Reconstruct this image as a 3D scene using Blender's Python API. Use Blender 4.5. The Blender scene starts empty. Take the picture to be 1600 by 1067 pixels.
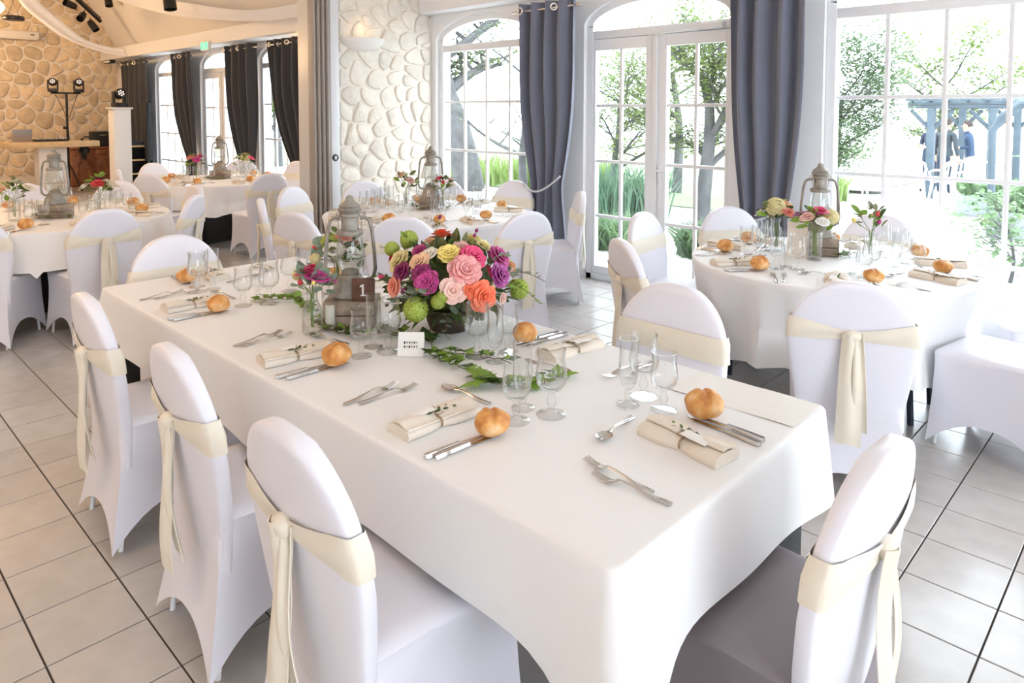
import bpy, bmesh, math, random
from mathutils import Vector, Matrix, noise

PI = math.pi
scene = bpy.context.scene
COL = scene.collection

# ------------------------------------------------------------------ camera
def cam_axes(yaw, pitch, roll):
    f = Vector((math.cos(pitch)*math.cos(yaw), math.cos(pitch)*math.sin(yaw), -math.sin(pitch)))
    r = Vector((math.sin(yaw), -math.cos(yaw), 0.0)); u = r.cross(f)
    c, s = math.cos(roll), math.sin(roll)
    return c*r + s*u, -s*r + c*u, f
F_PX, CY_PX = 1108.0, 233.0
CR, CU, CF = cam_axes(2.340313, 0.0538585, 0.00156)
cd = bpy.data.cameras.new('camera'); cam = bpy.data.objects.new('camera', cd); COL.objects.link(cam)
cd.sensor_width = 36.0; cd.lens = F_PX/1600*36.0; cd.shift_y = -(533.5-CY_PX)/1600.0
cd.clip_start = 0.02; cd.clip_end = 200
m3 = Matrix((CR, CU, -CF)).transposed(); cam.matrix_world = Matrix.Translation((0, 0, 1.6)) @ m3.to_4x4()
scene.camera = cam

# ------------------------------------------------------------------ world, exposure
world = bpy.data.worlds.new('overcast_sky'); scene.world = world; world.use_nodes = True
bg = world.node_tree.nodes['Background']
bg.inputs['Color'].default_value = (0.85, 0.92, 1.0, 1); bg.inputs['Strength'].default_value = 7.2
scene.view_settings.view_transform = 'Standard'; scene.view_settings.look = 'None'
scene.view_settings.exposure = 0.2; scene.view_settings.gamma = 1.0
scene.view_settings.use_curve_mapping = False
scene.cycles.transparent_max_bounces = 40

# ------------------------------------------------------------------ materials
def nodes_of(m):
    m.use_nodes = True
    return m.node_tree.nodes, m.node_tree.links
def mat(name, col, rough=0.6, metal=0.0, var=0.0, vscale=8.0, bump=0.0, bscale=60.0, sheen=0.0, sub=0.0, coat=0.0, col2=None, emit=None, estr=0.0, spec=None, obj_coords=True):
    m = bpy.data.materials.new(name); N, L = nodes_of(m); b = N['Principled BSDF']
    b.inputs['Base Color'].default_value = (*col, 1); b.inputs['Roughness'].default_value = rough
    b.inputs['Metallic'].default_value = metal
    if sheen: b.inputs['Sheen Weight'].default_value = sheen
    if coat: b.inputs['Coat Weight'].default_value = coat
    if spec is not None: b.inputs['Specular IOR Level'].default_value = spec
    if sub:
        b.inputs['Subsurface Weight'].default_value = sub; b.inputs['Subsurface Radius'].default_value = (0.01, 0.008, 0.006)
    if emit: b.inputs['Emission Color'].default_value = (*emit, 1); b.inputs['Emission Strength'].default_value = estr
    tc = None
    if var or bump or col2:
        tc = N.new('ShaderNodeTexCoord')
    if var or col2:
        nz = N.new('ShaderNodeTexNoise'); nz.inputs['Scale'].default_value = vscale; nz.inputs['Detail'].default_value = 4
        L.new(tc.outputs['Object'], nz.inputs['Vector'])
        mx = N.new('ShaderNodeMix'); mx.data_type = 'RGBA'
        if col2 is None: col2 = tuple(min(1, c*(1-var)) for c in col)
        mx.inputs[6].default_value = (*col, 1); mx.inputs[7].default_value = (*col2, 1)
        cr = N.new('ShaderNodeMapRange'); cr.inputs[1].default_value = 0.35; cr.inputs[2].default_value = 0.65
        L.new(nz.outputs['Fac'], cr.inputs[0]); L.new(cr.outputs[0], mx.inputs[0]); L.new(mx.outputs[2], b.inputs['Base Color'])
    if bump:
        n2 = N.new('ShaderNodeTexNoise'); n2.inputs['Scale'].default_value = bscale; n2.inputs['Detail'].default_value = 5
        L.new(tc.outputs['Object'], n2.inputs['Vector'])
        bp = N.new('ShaderNodeBump'); bp.inputs['Strength'].default_value = bump; bp.inputs['Distance'].default_value = 0.01
        L.new(n2.outputs['Fac'], bp.inputs['Height']); L.new(bp.outputs['Normal'], b.inputs['Normal'])
    return m
def per_object(m, amount):
    """a small brightness difference from one piece to the next (stones, tiles, leaves)"""
    N, L = m.node_tree.nodes, m.node_tree.links; b = N['Principled BSDF']
    oi = N.new('ShaderNodeObjectInfo'); mr = N.new('ShaderNodeMapRange')
    mr.inputs[3].default_value = 1-amount; mr.inputs[4].default_value = 1+amount
    hs = N.new('ShaderNodeHueSaturation'); L.new(oi.outputs['Random'], mr.inputs[0]); L.new(mr.outputs[0], hs.inputs['Value'])
    inp = b.inputs['Base Color']
    if inp.links:
        src = inp.links[0].from_socket; L.new(src, hs.inputs['Color'])
    else: hs.inputs['Color'].default_value = inp.default_value
    L.new(hs.outputs['Color'], inp)
    return m
def glass_mat(name, tint=(1, 1, 1), ior=4.0, rough=0.0, gain=0.8):
    m = bpy.data.materials.new(name); N, L = nodes_of(m); N.remove(N['Principled BSDF']); out = N['Material Output']
    t = N.new('ShaderNodeBsdfTransparent'); t.inputs[0].default_value = (*tint, 1)
    g = N.new('ShaderNodeBsdfGlossy'); g.inputs['Roughness'].default_value = rough
    lw = N.new('ShaderNodeLayerWeight'); lw.inputs[0].default_value = 0.5
    pw = N.new('ShaderNodeMath'); pw.operation = 'POWER'; pw.inputs[1].default_value = ior
    mu = N.new('ShaderNodeMath'); mu.operation = 'MULTIPLY_ADD'; mu.inputs[1].default_value = gain; mu.inputs[2].default_value = 0.03; mu.use_clamp = True
    mx = N.new('ShaderNodeMixShader'); L.new(lw.outputs['Facing'], pw.inputs[0]); L.new(pw.outputs[0], mu.inputs[0]); L.new(mu.outputs[0], mx.inputs[0])
    L.new(t.outputs[0], mx.inputs[1]); L.new(g.outputs[0], mx.inputs[2]); L.new(mx.outputs[0], out.inputs[0])
    return m
def leaf_mat(name, col, col2, trans=0.35, rough=0.45, rnd=0.2):
    m = mat(name, col, rough, var=0.1, col2=col2, vscale=6); per_object(m, rnd)
    N, L = m.node_tree.nodes, m.node_tree.links; b = N['Principled BSDF']
    tr = N.new('ShaderNodeBsdfTranslucent'); mx = N.new('ShaderNodeMixShader'); mx.inputs[0].default_value = trans
    L.new(b.inputs['Base Color'].links[0].from_socket, tr.inputs[0])
    L.new(b.outputs[0], mx.inputs[1]); L.new(tr.outputs[0], mx.inputs[2]); L.new(mx.outputs[0], N['Material Output'].inputs[0])
    return m

M = {}
M['cover'] = mat('white_stretch_cover', (0.835, 0.825, 0.90), 0.36, sheen=0.15, bump=0.03, bscale=500)
M['cover_darker'] = mat('darker_seat_cover', (0.235, 0.20, 0.215), 0.6, sheen=0.2, bump=0.06, bscale=400)  # seat coloured darker than the other chair covers
M['sash'] = mat('cream_sash', (0.86, 0.79, 0.66), 0.5, var=0.06, vscale=5, bump=0.06, bscale=120, sheen=0.2)
M['cloth'] = mat('white_tablecloth', (0.875, 0.87, 0.875), 0.55, bump=0.035, bscale=300, sheen=0.1)
M['black'] = mat('black_panel', (0.012, 0.013, 0.016), 0.6, bump=0.1, bscale=200)
M['blackmetal'] = mat('black_metal', (0.02, 0.02, 0.022), 0.35, metal=0.3)
M['legmetal'] = mat('painted_steel', (0.03, 0.04, 0.06), 0.35, metal=0.6)
M['chrome'] = mat('polished_steel', (0.62, 0.60, 0.58), 0.18, metal=1.0)
M['tile'] = per_object(mat('beige_floor_tile', (0.60, 0.565, 0.54), 0.20, var=0.10, vscale=9, bump=0.02, bscale=120, spec=0.6), 0.04)
M['grout'] = mat('dark_grout', (0.05, 0.04, 0.035), 0.9)
M['wall'] = mat('white_plaster', (0.86, 0.85, 0.85), 0.7, bump=0.04, bscale=50)
M['ceil'] = mat('cream_ceiling', (0.82, 0.79, 0.755), 0.8)
M['beam'] = mat('white_beam_paint', (0.82, 0.82, 0.83), 0.55)
M['stone'] = per_object(mat('sand_stone', (0.76, 0.61, 0.42), 0.85, var=0.22, vscale=7, bump=0.45, bscale=35), 0.16)
M['stone_pale'] = per_object(mat('pale_limestone', (0.80, 0.74, 0.65), 0.85, var=0.12, vscale=9, bump=0.8, bscale=40), 0.08)
M['mortar'] = mat('pale_mortar', (0.80, 0.73, 0.64), 0.9, bump=0.3, bscale=80)
M['frame'] = mat('white_window_paint', (0.83, 0.84, 0.86), 0.35)
M['pane'] = glass_mat('window_glass', (0.97, 0.99, 0.99), 5.0, 0.0, 0.5)
M['glass'] = glass_mat('clear_drinking_glass', (0.985, 0.99, 0.99), 2.2, 0.0, 0.8)
M['globe'] = glass_mat('lantern_glass', (0.95, 0.96, 0.95), 3.0, 0.02, 0.7)
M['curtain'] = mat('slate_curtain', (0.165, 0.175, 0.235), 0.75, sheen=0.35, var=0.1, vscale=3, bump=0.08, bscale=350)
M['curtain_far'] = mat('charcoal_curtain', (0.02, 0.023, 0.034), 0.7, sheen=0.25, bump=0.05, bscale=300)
M['cord'] = mat('silver_cord', (0.62, 0.62, 0.68), 0.4)
M['ring'] = mat('nickel_ring', (0.75, 0.73, 0.70), 0.25, metal=1.0)
M['parti'] = mat('greige_partition', (0.40, 0.36, 0.325), 0.45, var=0.1, vscale=2)
M['parti_white'] = mat('pale_partition_jamb', (0.70, 0.71, 0.73), 0.35)
M['bread'] = None
M['napkin'] = mat('beige_napkin', (0.83, 0.75, 0.65), 0.7, var=0.05, vscale=20, bump=0.1, bscale=400)
M['twine'] = mat('brown_twine', (0.36, 0.24, 0.13), 0.9)
M['paper'] = mat('white_paper', (0.86, 0.84, 0.81), 0.7)
M['ink'] = mat('dark_ink', (0.06, 0.05, 0.05), 0.8)
M['galv'] = mat('aged_zinc', (0.37, 0.34, 0.295), 0.5, metal=0.35, var=0.35, vscale=25, bump=0.25, bscale=60)
M['rustwood'] = mat('weathered_crate_wood', (0.40, 0.31, 0.235), 0.75, var=0.45, vscale=14, bump=0.35, bscale=50)
M['darkwood'] = mat('dark_sign_wood', (0.165, 0.075, 0.05), 0.6, var=0.45, vscale=16, bump=0.2, bscale=50)
M['bark'] = mat('dark_bark', (0.09, 0.065, 0.045), 0.9, var=0.5, vscale=20, bump=0.7, bscale=40)
M['oak'] = mat('pale_oak', (0.70, 0.50, 0.27), 0.45, var=0.15, vscale=6)
M['walnut'] = mat('reddish_walnut', (0.36, 0.14, 0.065), 0.4, var=0.35, vscale=9)
M['laptop'] = mat('silver_laptop', (0.36, 0.34, 0.34), 0.35, metal=0.7)
M['wax'] = mat('ivory_candle', (0.85, 0.82, 0.72), 0.5, sub=0.3)
M['ivy'] = leaf_mat('ivy_leaf', (0.17, 0.31, 0.035), (0.28, 0.44, 0.07), 0.25)
M['ivydark'] = leaf_mat('dark_ivy_leaf', (0.05, 0.10, 0.025), (0.10, 0.16, 0.04), 0.2)
M['euca'] = leaf_mat('eucalyptus_leaf', (0.20, 0.29, 0.215), (0.29, 0.36, 0.27), 0.2)
M['olive'] = leaf_mat('olive_leaf', (0.15, 0.165, 0.06), (0.25, 0.24, 0.10), 0.2)
M['stem'] = mat('green_stem', (0.16, 0.24, 0.06), 0.6)
M['twig'] = mat('brown_twig', (0.16, 0.10, 0.06), 0.8)
M['drape'] = mat('white_drape', (0.83, 0.82, 0.83), 0.6, sheen=0.2)
M['acwhite'] = mat('air_unit_white', (0.72, 0.68, 0.63), 0.4)
FLOWER = dict(coral=((0.90, 0.14, 0.055), (0.95, 0.27, 0.13)), yellow=((0.93, 0.74, 0.16), (0.96, 0.84, 0.36)), peach=((0.92, 0.56, 0.33), (0.95, 0.70, 0.48)),
    lime=((0.46, 0.60, 0.07), (0.64, 0.74, 0.18)), paleyellow=((0.94, 0.82, 0.38), (0.96, 0.88, 0.55)), magenta=((0.50, 0.035, 0.21), (0.66, 0.10, 0.36)),
    cream=((0.90, 0.82, 0.70), (0.93, 0.88, 0.80)), red=((0.72, 0.045, 0.07), (0.85, 0.12, 0.13)), hotpink=((0.82, 0.045, 0.19), (0.90, 0.15, 0.32)),
    pink=((0.90, 0.33, 0.34), (0.95, 0.52, 0.50)), purple=((0.34, 0.035, 0.22), (0.55, 0.12, 0.42)), palepink=((0.92, 0.55, 0.48), (0.95, 0.70, 0.63)),
    plum=((0.20, 0.012, 0.085), (0.36, 0.04, 0.19)), coralpink=((0.90, 0.27, 0.19), (0.94, 0.44, 0.33)), white=((0.88, 0.87, 0.82), (0.92, 0.91, 0.88)), lilac=((0.62, 0.30, 0.55), (0.75, 0.45, 0.66)))
for k, (a, b) in FLOWER.items(): M['fl_'+k] = leaf_mat(k+'_petal', a, b, 0.22, 0.5, 0.06)

def bread_mat():
    m = bpy.data.materials.new('crusty_bread'); N, L = nodes_of(m); b = N['Principled BSDF']; b.inputs['Roughness'].default_value = 0.5
    tc = N.new('ShaderNodeTexCoord'); nz = N.new('ShaderNodeTexNoise'); nz.inputs['Scale'].default_value = 22; nz.inputs['Detail'].default_value = 5
    L.new(tc.outputs['Object'], nz.inputs['Vector'])
    cr = N.new('ShaderNodeValToRGB'); e = cr.color_ramp.elements
    e[0].position = 0.32; e[0].color = (0.52, 0.19, 0.045, 1); e[1].position = 0.72; e[1].color = (0.86, 0.60, 0.33, 1)
    k = e.new(0.5); k.color = (0.72, 0.35, 0.10, 1)
    L.new(nz.outputs['Fac'], cr.inputs[0]); L.new(cr.outputs[0], b.inputs['Base Color'])
    bp = N.new('ShaderNodeBump'); bp.inputs['Strength'].default_value = 0.3; bp.inputs['Distance'].default_value = 0.01
    L.new(nz.outputs['Fac'], bp.inputs['Height']); L.new(bp.outputs['Normal'], b.inputs['Normal'])
    return m
M['bread'] = bread_mat()

# ------------------------------------------------------------------ mesh helpers
class MB:
    def __init__(s): s.v = []; s.f = []; s.mi = []; s.cur = 0
    def add(s, vs, fs, mx=None):
        o = len(s.v)
        s.v += [tuple(mx @ Vector(p)) if mx is not None else tuple(p) for p in vs]
        for f in fs: s.f.append(tuple(i+o for i in f)); s.mi.append(s.cur)
        return s
    def box(s, c, d, mx=None, b=0.0):
        x, y, z = c; a, e, h = d[0]/2, d[1]/2, d[2]/2
        if b <= 0:
            vs = [(x+i*a, y+j*e, z+k*h) for i in (-1, 1) for j in (-1, 1) for k in (-1, 1)]
            return s.add(vs, [(0, 1, 3, 2), (4, 6, 7, 5), (0, 4, 5, 1), (2, 3, 7, 6), (0, 2, 6, 4), (1, 5, 7, 3)], mx)
        b = min(b, a*.98, e*.98, h*.98); bm = bmesh.new(); bmesh.ops.create_cube(bm, size=1)
        for v in bm.verts: v.co = Vector((v.co.x*d[0]+x, v.co.y*d[1]+y, v.co.z*d[2]+z))
        bmesh.ops.bevel(bm, geom=bm.edges[:], offset=b, segments=2, affect='EDGES', profile=0.5)
        bm.verts.index_update(); s.add([v.co for v in bm.verts], [[v.index for v in f.verts] for f in bm.faces], mx); bm.free(); return s
    def rings(s, R, close=True, caps=(True, True), mx=None):
        """loft between rings (lists of points of the same length)"""
        n = len(R[0]); vs = [p for r in R for p in r]; fs = []
        for i in range(len(R)-1):
            for j in range(n if close else n-1):
                k = (j+1) % n
                fs.append((i*n+j, i*n+k, (i+1)*n+k, (i+1)*n+j))
        if caps[0]: fs.append(tuple(range(n-1, -1, -1)))
        if caps[1]: fs.append(tuple((len(R)-1)*n+j for j in range(n)))
        return s.add(vs, fs, mx)
    def lathe(s, prof, n=24, c=(0, 0, 0), caps=(False, False), mx=None):
        R = [[(c[0]+r*math.cos(2*PI*j/n), c[1]+r*math.sin(2*PI*j/n), c[2]+z) for j in range(n)] for r, z in prof]
        return s.rings(R, True, caps, mx)
    def tube(s, pts, r, n=8, mx=None, caps=True):
        pts = [Vector(p) for p in pts]; rr = r if isinstance(r, (list, tuple)) else [r]*len(pts)
        R = []; up = None
        for i, p in enumerate(pts):
            t = (pts[min(i+1, len(pts)-1)] - pts[max(i-1, 0)])
            if t.length < 1e-9: t = Vector((0, 0, 1))
            t.normalize()
            if up is None:
                up = Vector((0, 0, 1)) if abs(t.z) < 0.9 else Vector((1, 0, 0))
            a = t.cross(up)
            if a.length < 1e-6: a = t.orthogonal()
            a.normalize(); b = a.cross(t); up = b
            R.append([p + rr[i]*(math.cos(2*PI*k/n)*a + math.sin(2*PI*k/n)*b) for k in range(n)])
        return s.rings(R, True, (caps, caps), mx)
    def grid(s, fn, nu, nv, mx=None, closeu=False):
        vs = [fn(i/nu, j/nv) for j in range(nv+1) for i in range(nu if closeu else nu+1)]
        w = nu if closeu else nu+1; fs = []
        for j in range(nv):
            for i in range(nu):
                k = (i+1) % w if closeu else i+1
                fs.append((j*w+i, j*w+k, (j+1)*w+k, (j+1)*w+i))
        return s.add(vs, fs, mx)
    def sheet(s, fn, nu, nv, th, mx=None):
        """a grid with thickness along its normal"""
        g = [[Vector(fn(i/nu, j/nv)) for i in range(nu+1)] for j in range(nv+1)]
        def nrm(i, j):
            a = g[j][min(i+1, nu)]-g[j][max(i-1, 0)]; b = g[min(j+1, nv)][i]-g[max(j-1, 0)][i]
            c = a.cross(b); return c.normalized() if c.length > 1e-12 else Vector((0, 0, 1))
        w = nu+1; vs = []; 
        for sg in (0.5, -0.5):
            for j in range(nv+1):
                for i in range(nu+1): vs.append(g[j][i]+nrm(i, j)*th*sg)
        o = w*(nv+1); fs = []
        for j in range(nv):
            for i in range(nu):
                a, b, c, d = j*w+i, j*w+i+1, (j+1)*w+i+1, (j+1)*w+i
                fs += [(a, b, c, d), (o+d, o+c, o+b, o+a)]
        for i in range(nu):
            fs += [(i+1, i, o+i, o+i+1), (nv*w+i, nv*w+i+1, o+nv*w+i+1, o+nv*w+i)]
        for j in range(nv):
            fs += [(j*w, (j+1)*w, o+(j+1)*w, o+j*w), ((j+1)*w+nu, j*w+nu, o+j*w+nu, o+(j+1)*w+nu)]
        return s.add(vs, fs, mx)
    def mesh(s, name, mats, smooth=True, ang=45):
        me = bpy.data.meshes.new(name); me.from_pydata(s.v, [], s.f)
        for m in (mats if isinstance(mats, (list, tuple)) else [mats]): me.materials.append(M[m] if isinstance(m, str) else m)
        if isinstance(mats, (list, tuple)) and len(mats) > 1: me.polygons.foreach_set('material_index', s.mi)
        if smooth:
            me.polygons.foreach_set('use_smooth', [True]*len(me.polygons)); me.set_sharp_from_angle(angle=math.radians(ang))
        me.update(); return me

def link(name, data, parent=None, loc=None, rot=None, scale=None):
    o = bpy.data.objects.new(name, data); COL.objects.link(o)
    if parent: o.parent = parent
    if loc is not None: o.location = loc
    if rot is not None: o.rotation_euler = rot
    if scale is not None: o.scale = scale if isinstance(scale, (tuple, list)) else (scale,)*3
    return o
def part(name, mb, mats, parent=None, smooth=True, ang=45, **k):
    return link(name, mb.mesh(name, mats, smooth, ang), parent, **k)
def tag(o, label, cat, group=None, kind=None):
    o['label'] = label; o['category'] = cat
    if group: o['group'] = group
    if kind: o['kind'] = kind
    return o
def thing(name, label, cat, loc=(0, 0, 0), rz=0.0, group=None, kind=None):
    o = link(name, None, None, loc, (0, 0, rz)); o.empty_display_size = 0.1
    return tag(o, label, cat, group, kind)
def single(name, mb, mats, label, cat, group=None, kind=None, smooth=True, ang=45, **k):
    return tag(part(name, mb, mats, None, smooth, ang, **k), label, cat, group, kind)
def struct(name, mb, mats, smooth=False, label=None):
    o = part(name, mb, mats, None, smooth); o['kind'] = 'structure'
    if label: o['label'] = label
    return o
def copy_tree(o, parent=None):
    c = o.copy(); COL.objects.link(c)
    if parent: c.parent = parent
    for ch in list(o.children): copy_tree(ch, c)
    return c
class Proto:
    """builds a thing once, then hands out copies with their own label"""
    def __init__(s, make): s.make = make; s.first = None
    def __call__(s, label, cat, loc, rz=0.0, group=None, scale=1.0):
        if s.first is None: s.first = o = s.make()
        else: o = copy_tree(s.first)
        o.location = loc; o.rotation_euler = (0, 0, rz); o.scale = (scale,)*3
        for k in ('group',):
            if k in o.keys(): del o[k]
        return tag(o, label, cat, group)
def rotm(d):
    """matrix turning +Z to direction d"""
    return Vector(d).to_track_quat('Z', 'Y')
def facing(dx, dy):
    """rotation about Z that turns local +Y to (dx, dy)"""
    return math.atan2(-dx, dy)

# ================================================================== SETTING
T, LX, LY = 0.2741179, -4.2434164, 0.7497503          # floor tile pitch and one grid corner
WY = 5.3                                              # inner face of the window wall
BX = -17.4                                            # inner face of the stone end wall
SX = -6.45                                            # face of the stone pier
# floor: grout bed, the nearest tiles one by one, the rest joined
floor = struct('floor', MB().box(((BX+6.6)/2, .85, -0.056), (6.6-BX, 8.9, 0.1)), 'grout')
tm = MB().box((0, 0, 0), (T-0.0055, T-0.0055, 0.012), b=0.0012)
tile_me = MB(); hw = (T-0.0055)/2; hb = hw-0.0015
tile_me.rings([[(-hw, -hw, -.006), (hw, -hw, -.006), (hw, hw, -.006), (-hw, hw, -.006)], [(-hw, -hw, .0045), (hw, -hw, .0045), (hw, hw, .0045), (-hw, hw, .0045)], [(-hb, -hb, .006), (hb, -hb, .006), (hb, hb, .006), (-hb, hb, .006)]], True, (False, True))
tile_data = tile_me.mesh('floor_tile', 'tile', False)
def project(p):
    d = Vector(p)-Vector((0, 0, 1.6)); w = d.dot(CF)
    return (None if w < 0.3 else (800+F_PX*d.dot(CR)/w, CY_PX-F_PX*d.dot(CU)/w, w))
cand = []; rest = MB()
i0, i1 = int((BX-LX)/T)-1, int((6.6-LX)/T); j0, j1 = int((-3.6-LY)/T), int((WY-LY)/T)
for i in range(i0, i1+1):
    for j in range(j0, j1+1):
        x, y = LX+(i+.5)*T, LY+(j+.5)*T
        if x-hw < BX or x+hw > 6.6 or y+hw > WY+.14: continue
        q = project((x, y, 0)); s = 0
        if q and -40 < q[0] < 1640 and -40 < q[1] < 1110:
            s = 1/q[2]
            if -3.5 < x < -1.0 and 1.35 < y < 2.6: s *= 0.1        # hidden below the long table
            if -1.0 < x < 0.2 and 1.3 < y < 1.8: s *= 0.5
        cand.append((s, x, y))
cand.sort(reverse=True)
for k, (s, x, y) in enumerate(cand):
    if k < 300 and s > 0: link('tile', tile_data, floor, (x, y, -0.006))
    else: rest.add([(p[0]+x, p[1]+y, p[2]-0.006) for p in tile_me.v], tile_me.f)
ro = part('tile_field', rest, 'tile', floor, False); ro['kind'] = 'stuff'

# ---- window wall with arched openings
MOD = [(5.35, 'w'), (3.16, 'w'), (0.97, 'w'), (-1.22, 'w'), (-3.43, 'd'), (-5.60, 'w'), (-7.80, 'w'), (-9.98, 'w'), (-12.20, 'd'), (-14.40, 'w')]
OW, SPRING, CROWN, TOPZ = 0.76, 2.40, 2.66, 3.05
def arch(dx, w=OW, sp=SPRING, cr=CROWN): return sp+(cr-sp)*math.sqrt(max(0, 1-(dx/w)**2))**1.15
wm = MB(); edges = [BX-0.2]
for c, k in sorted(MOD): edges += [c-OW, c+OW]
edges.append(6.6)
for a, b in zip(edges[0::2], edges[1::2]): wm.box(((a+b)/2, WY+.11, TOPZ/2), (b-a, .22, TOPZ))
for c, k in MOD:
    N_ = 16; xs = [c-OW*math.cos(PI*q/N_) for q in range(N_+1)]
    for q in range(N_):
        xa, xb = xs[q], xs[q+1]; za, zb = arch(xa-c), arch(xb-c)
        vs = [(xa, WY, za), (xb, WY, zb), (xb, WY, TOPZ), (xa, WY, TOPZ), (xa, WY+.22, za), (xb, WY+.22, zb), (xb, WY+.22, TOPZ), (xa, WY+.22, TOPZ)]
        wm.add(vs, [(0, 1, 2, 3), (5, 4, 7, 6), (1, 0, 4, 5)])
struct('wall_window', wm, 'wall')

# ---- windows and doors: frame, transom, muntins and panes one by one
def bar(x0, x1, z0, z1, y, d): return MB().box(((x0+x1)/2, y, (z0+z1)/2), (x1-x0, d, z1-z0), b=0.004)
def make_window(n, c, kind):
    root = link(('door_%d' if kind == 'd' else 'window_%d') % n, None, None, (c, WY+.09, 0)); root['kind'] = 'structure'
    fr = MB(); W = OW; f = 0.07
    fr.box((-W+f/2, 0, SPRING/2), (f, .09, SPRING), b=.006); fr.box((W-f/2, 0, SPRING/2), (f, .09, SPRING), b=.006)
    N_ = 20
    R = []
    for q in range(N_+1):
        dx = -W*math.cos(PI*q/N_); zo = arch(dx); dxi = dx*(W-f)/W; zi = SPRING+(CROWN-f-SPRING)*math.sqrt(max(0, 1-(dxi/(W-f))**2))**1.15-(.0 if 0 < q < N_ else 0.02)
        R.append([(dx, -.045, zo), (dx, .045, zo), (dxi, .045, zi), (dxi, -.045, zi)])
    fr.rings(R, True, (True, True))
    fr.box((0, 0, .03), (2*W, .09, .06), b=.006)
    part('frame', fr, 'frame', root, True, 30)
    part('transom', bar(-W+f, W-f, 2.27, 2.345, 0, .085), 'frame', root, True, 30)
    # arched light above the transom
    def fan(u, v):
        dx = (u*2-1)*(W-f); zt = SPRING+(CROWN-f-SPRING)*math.sqrt(max(0, 1-(dx/(W-f))**2))**1.15
        return (dx, 0, 2.34+(max(zt, 2.345)-2.34)*v)
    part('fanlight_pane', MB().sheet(fan, 16, 1, .006), 'pane', root, False)
    zs = [0.065, 0.61, 1.15, 1.70, 2.27]; hm = 0.014
    if kind == 'w':
        xs = [-W+f, -.357, 0, .357, W-f]
        for x in xs[1:-1]: part('muntin', bar(x-hm, x+hm, .06, 2.27, 0, .035), 'frame', root)
        for z in zs[1:-1]: part('muntin', bar(-W+f, W-f, z-hm, z+hm, 0, .033), 'frame', root)
        for a, b in zip(xs, xs[1:]):
            for p, q in zip(zs, zs[1:]):
                part('pane', MB().box(((a+b)/2, 0, (p+q)/2), (b-a-2*hm+.004, .006, q-p-2*hm+.004)), 'pane', root, False)
    else:
        for s, name in ((-1, 'left'), (1, 'right')):
            x0, x1 = (-W+f, -.006) if s < 0 else (.006, W-f)
            lf = link('door_leaf', None, root)
            b = MB(); so = .085 if True else 0
            gi0, gi1 = (x0+.03, x1-.10) if s < 0 else (x0+.10, x1-.03)
            b.box(((x0+gi0)/2, -.01, 1.165), (gi0-x0, .06, 2.2), b=.004); b.box(((x1+gi1)/2, -.01, 1.165), (x1-gi1, .06, 2.2), b=.004)
            b.box(((gi0+gi1)/2, -.01, 2.215), (gi1-gi0, .06, .10)); b.box(((gi0+gi1)/2, -.01, .10), (gi1-gi0, .06, .07))
            part('leaf_frame', b, 'frame', lf)
            gm = (gi0+gi1)/2; zz = [.135, .61, 1.13, 1.65, 2.165]
            part('muntin', bar(gm-hm, gm+hm, .135, 2.165, -.01, .033), 'frame', lf)
            for z in zz[1:-1]: part('muntin', bar(gi0, gi1, z-hm, z+hm, -.01, .031), 'frame', lf)
            for a, bb in ((gi0, gm), (gm, gi1)):
                for p, q in zip(zz, zz[1:]): part('pane', MB().box(((a+bb)/2, -.01, (p+q)/2), (bb-a-hm, .006, q-p-2*hm+.004)), 'pane', lf, False)
        cover = MB().box((0, -.05, 1.16), (.05, .025, 2.2), b=.008); part('meeting_strip', cover, 'frame', root)
        h = MB().box((.055, -.05, 1.05), (.03, .016, .16), b=.004).tube([(.055, -.05, 1.08), (.055, -.10, 1.08), (.15, -.105, 1.08)], .009)
        part('door_handle', h, 'frame', root)
        cl = MB().box((.55, -.07, 2.30), (.20, .05, .05), b=.006).tube([(.5, -.09, 2.285), (.2, -.11, 2.27), (-.02, -.06, 2.26)], .007)
        part('door_closer', cl, 'frame', root)
    return root
nw = nd = 0
for c, k in MOD:
    if k == 'd': nd += 1; make_window(nd, c, k)
    else: nw += 1; make_window(nw, c, k)

# ---- beams, sloping ceiling
struct('trim_1', MB().box(((BX+SX)/2-.1, 5.125, 2.795), (SX-BX-.2, .35, .23), b=.01), 'beam')
struct('trim_2', MB().box(((SX+6.6)/2, 5.20, 2.83), (6.6-SX, .20, .26), b=.01), 'beam')
cm = MB()
for (ya, za, yb, zb) in ((5.30, 2.92, 4.25, 4.9), (4.25, 4.9, .75, 5.6), (.75, 5.6, -2.75, 4.9), (-2.75, 4.9, -3.8, 2.92)):
    vs = [(BX-.2, ya, za), (6.6, ya, za), (6.6, yb, zb), (BX-.2, yb, zb)]
    cm.add(vs+[(p[0], p[1], p[2]+.10) for p in vs], [(0, 1, 2, 3), (7, 6, 5, 4), (0, 4, 5, 1), (1, 5, 6, 2), (2, 6, 7, 3), (3, 7, 4, 0)])
struct('ceiling', cm, 'ceil')
# end wall behind the viewer, with a wide opening added for fill light
ew = MB()
ew.box((6.7, -3.2, 2.8), (.2, 1.2, 5.8)); ew.box((6.7, 4.05, 2.8), (.2, 2.7, 5.8)); ew.box((6.7, .05, 4.45), (.2, 5.3, 2.5))
struct('wall_end', ew, 'wall')
struct('wall_aisle', MB().box(((BX+6.6)/2, -3.75, 1.55), (6.6-BX, .2, 3.1)), 'wall')

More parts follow.
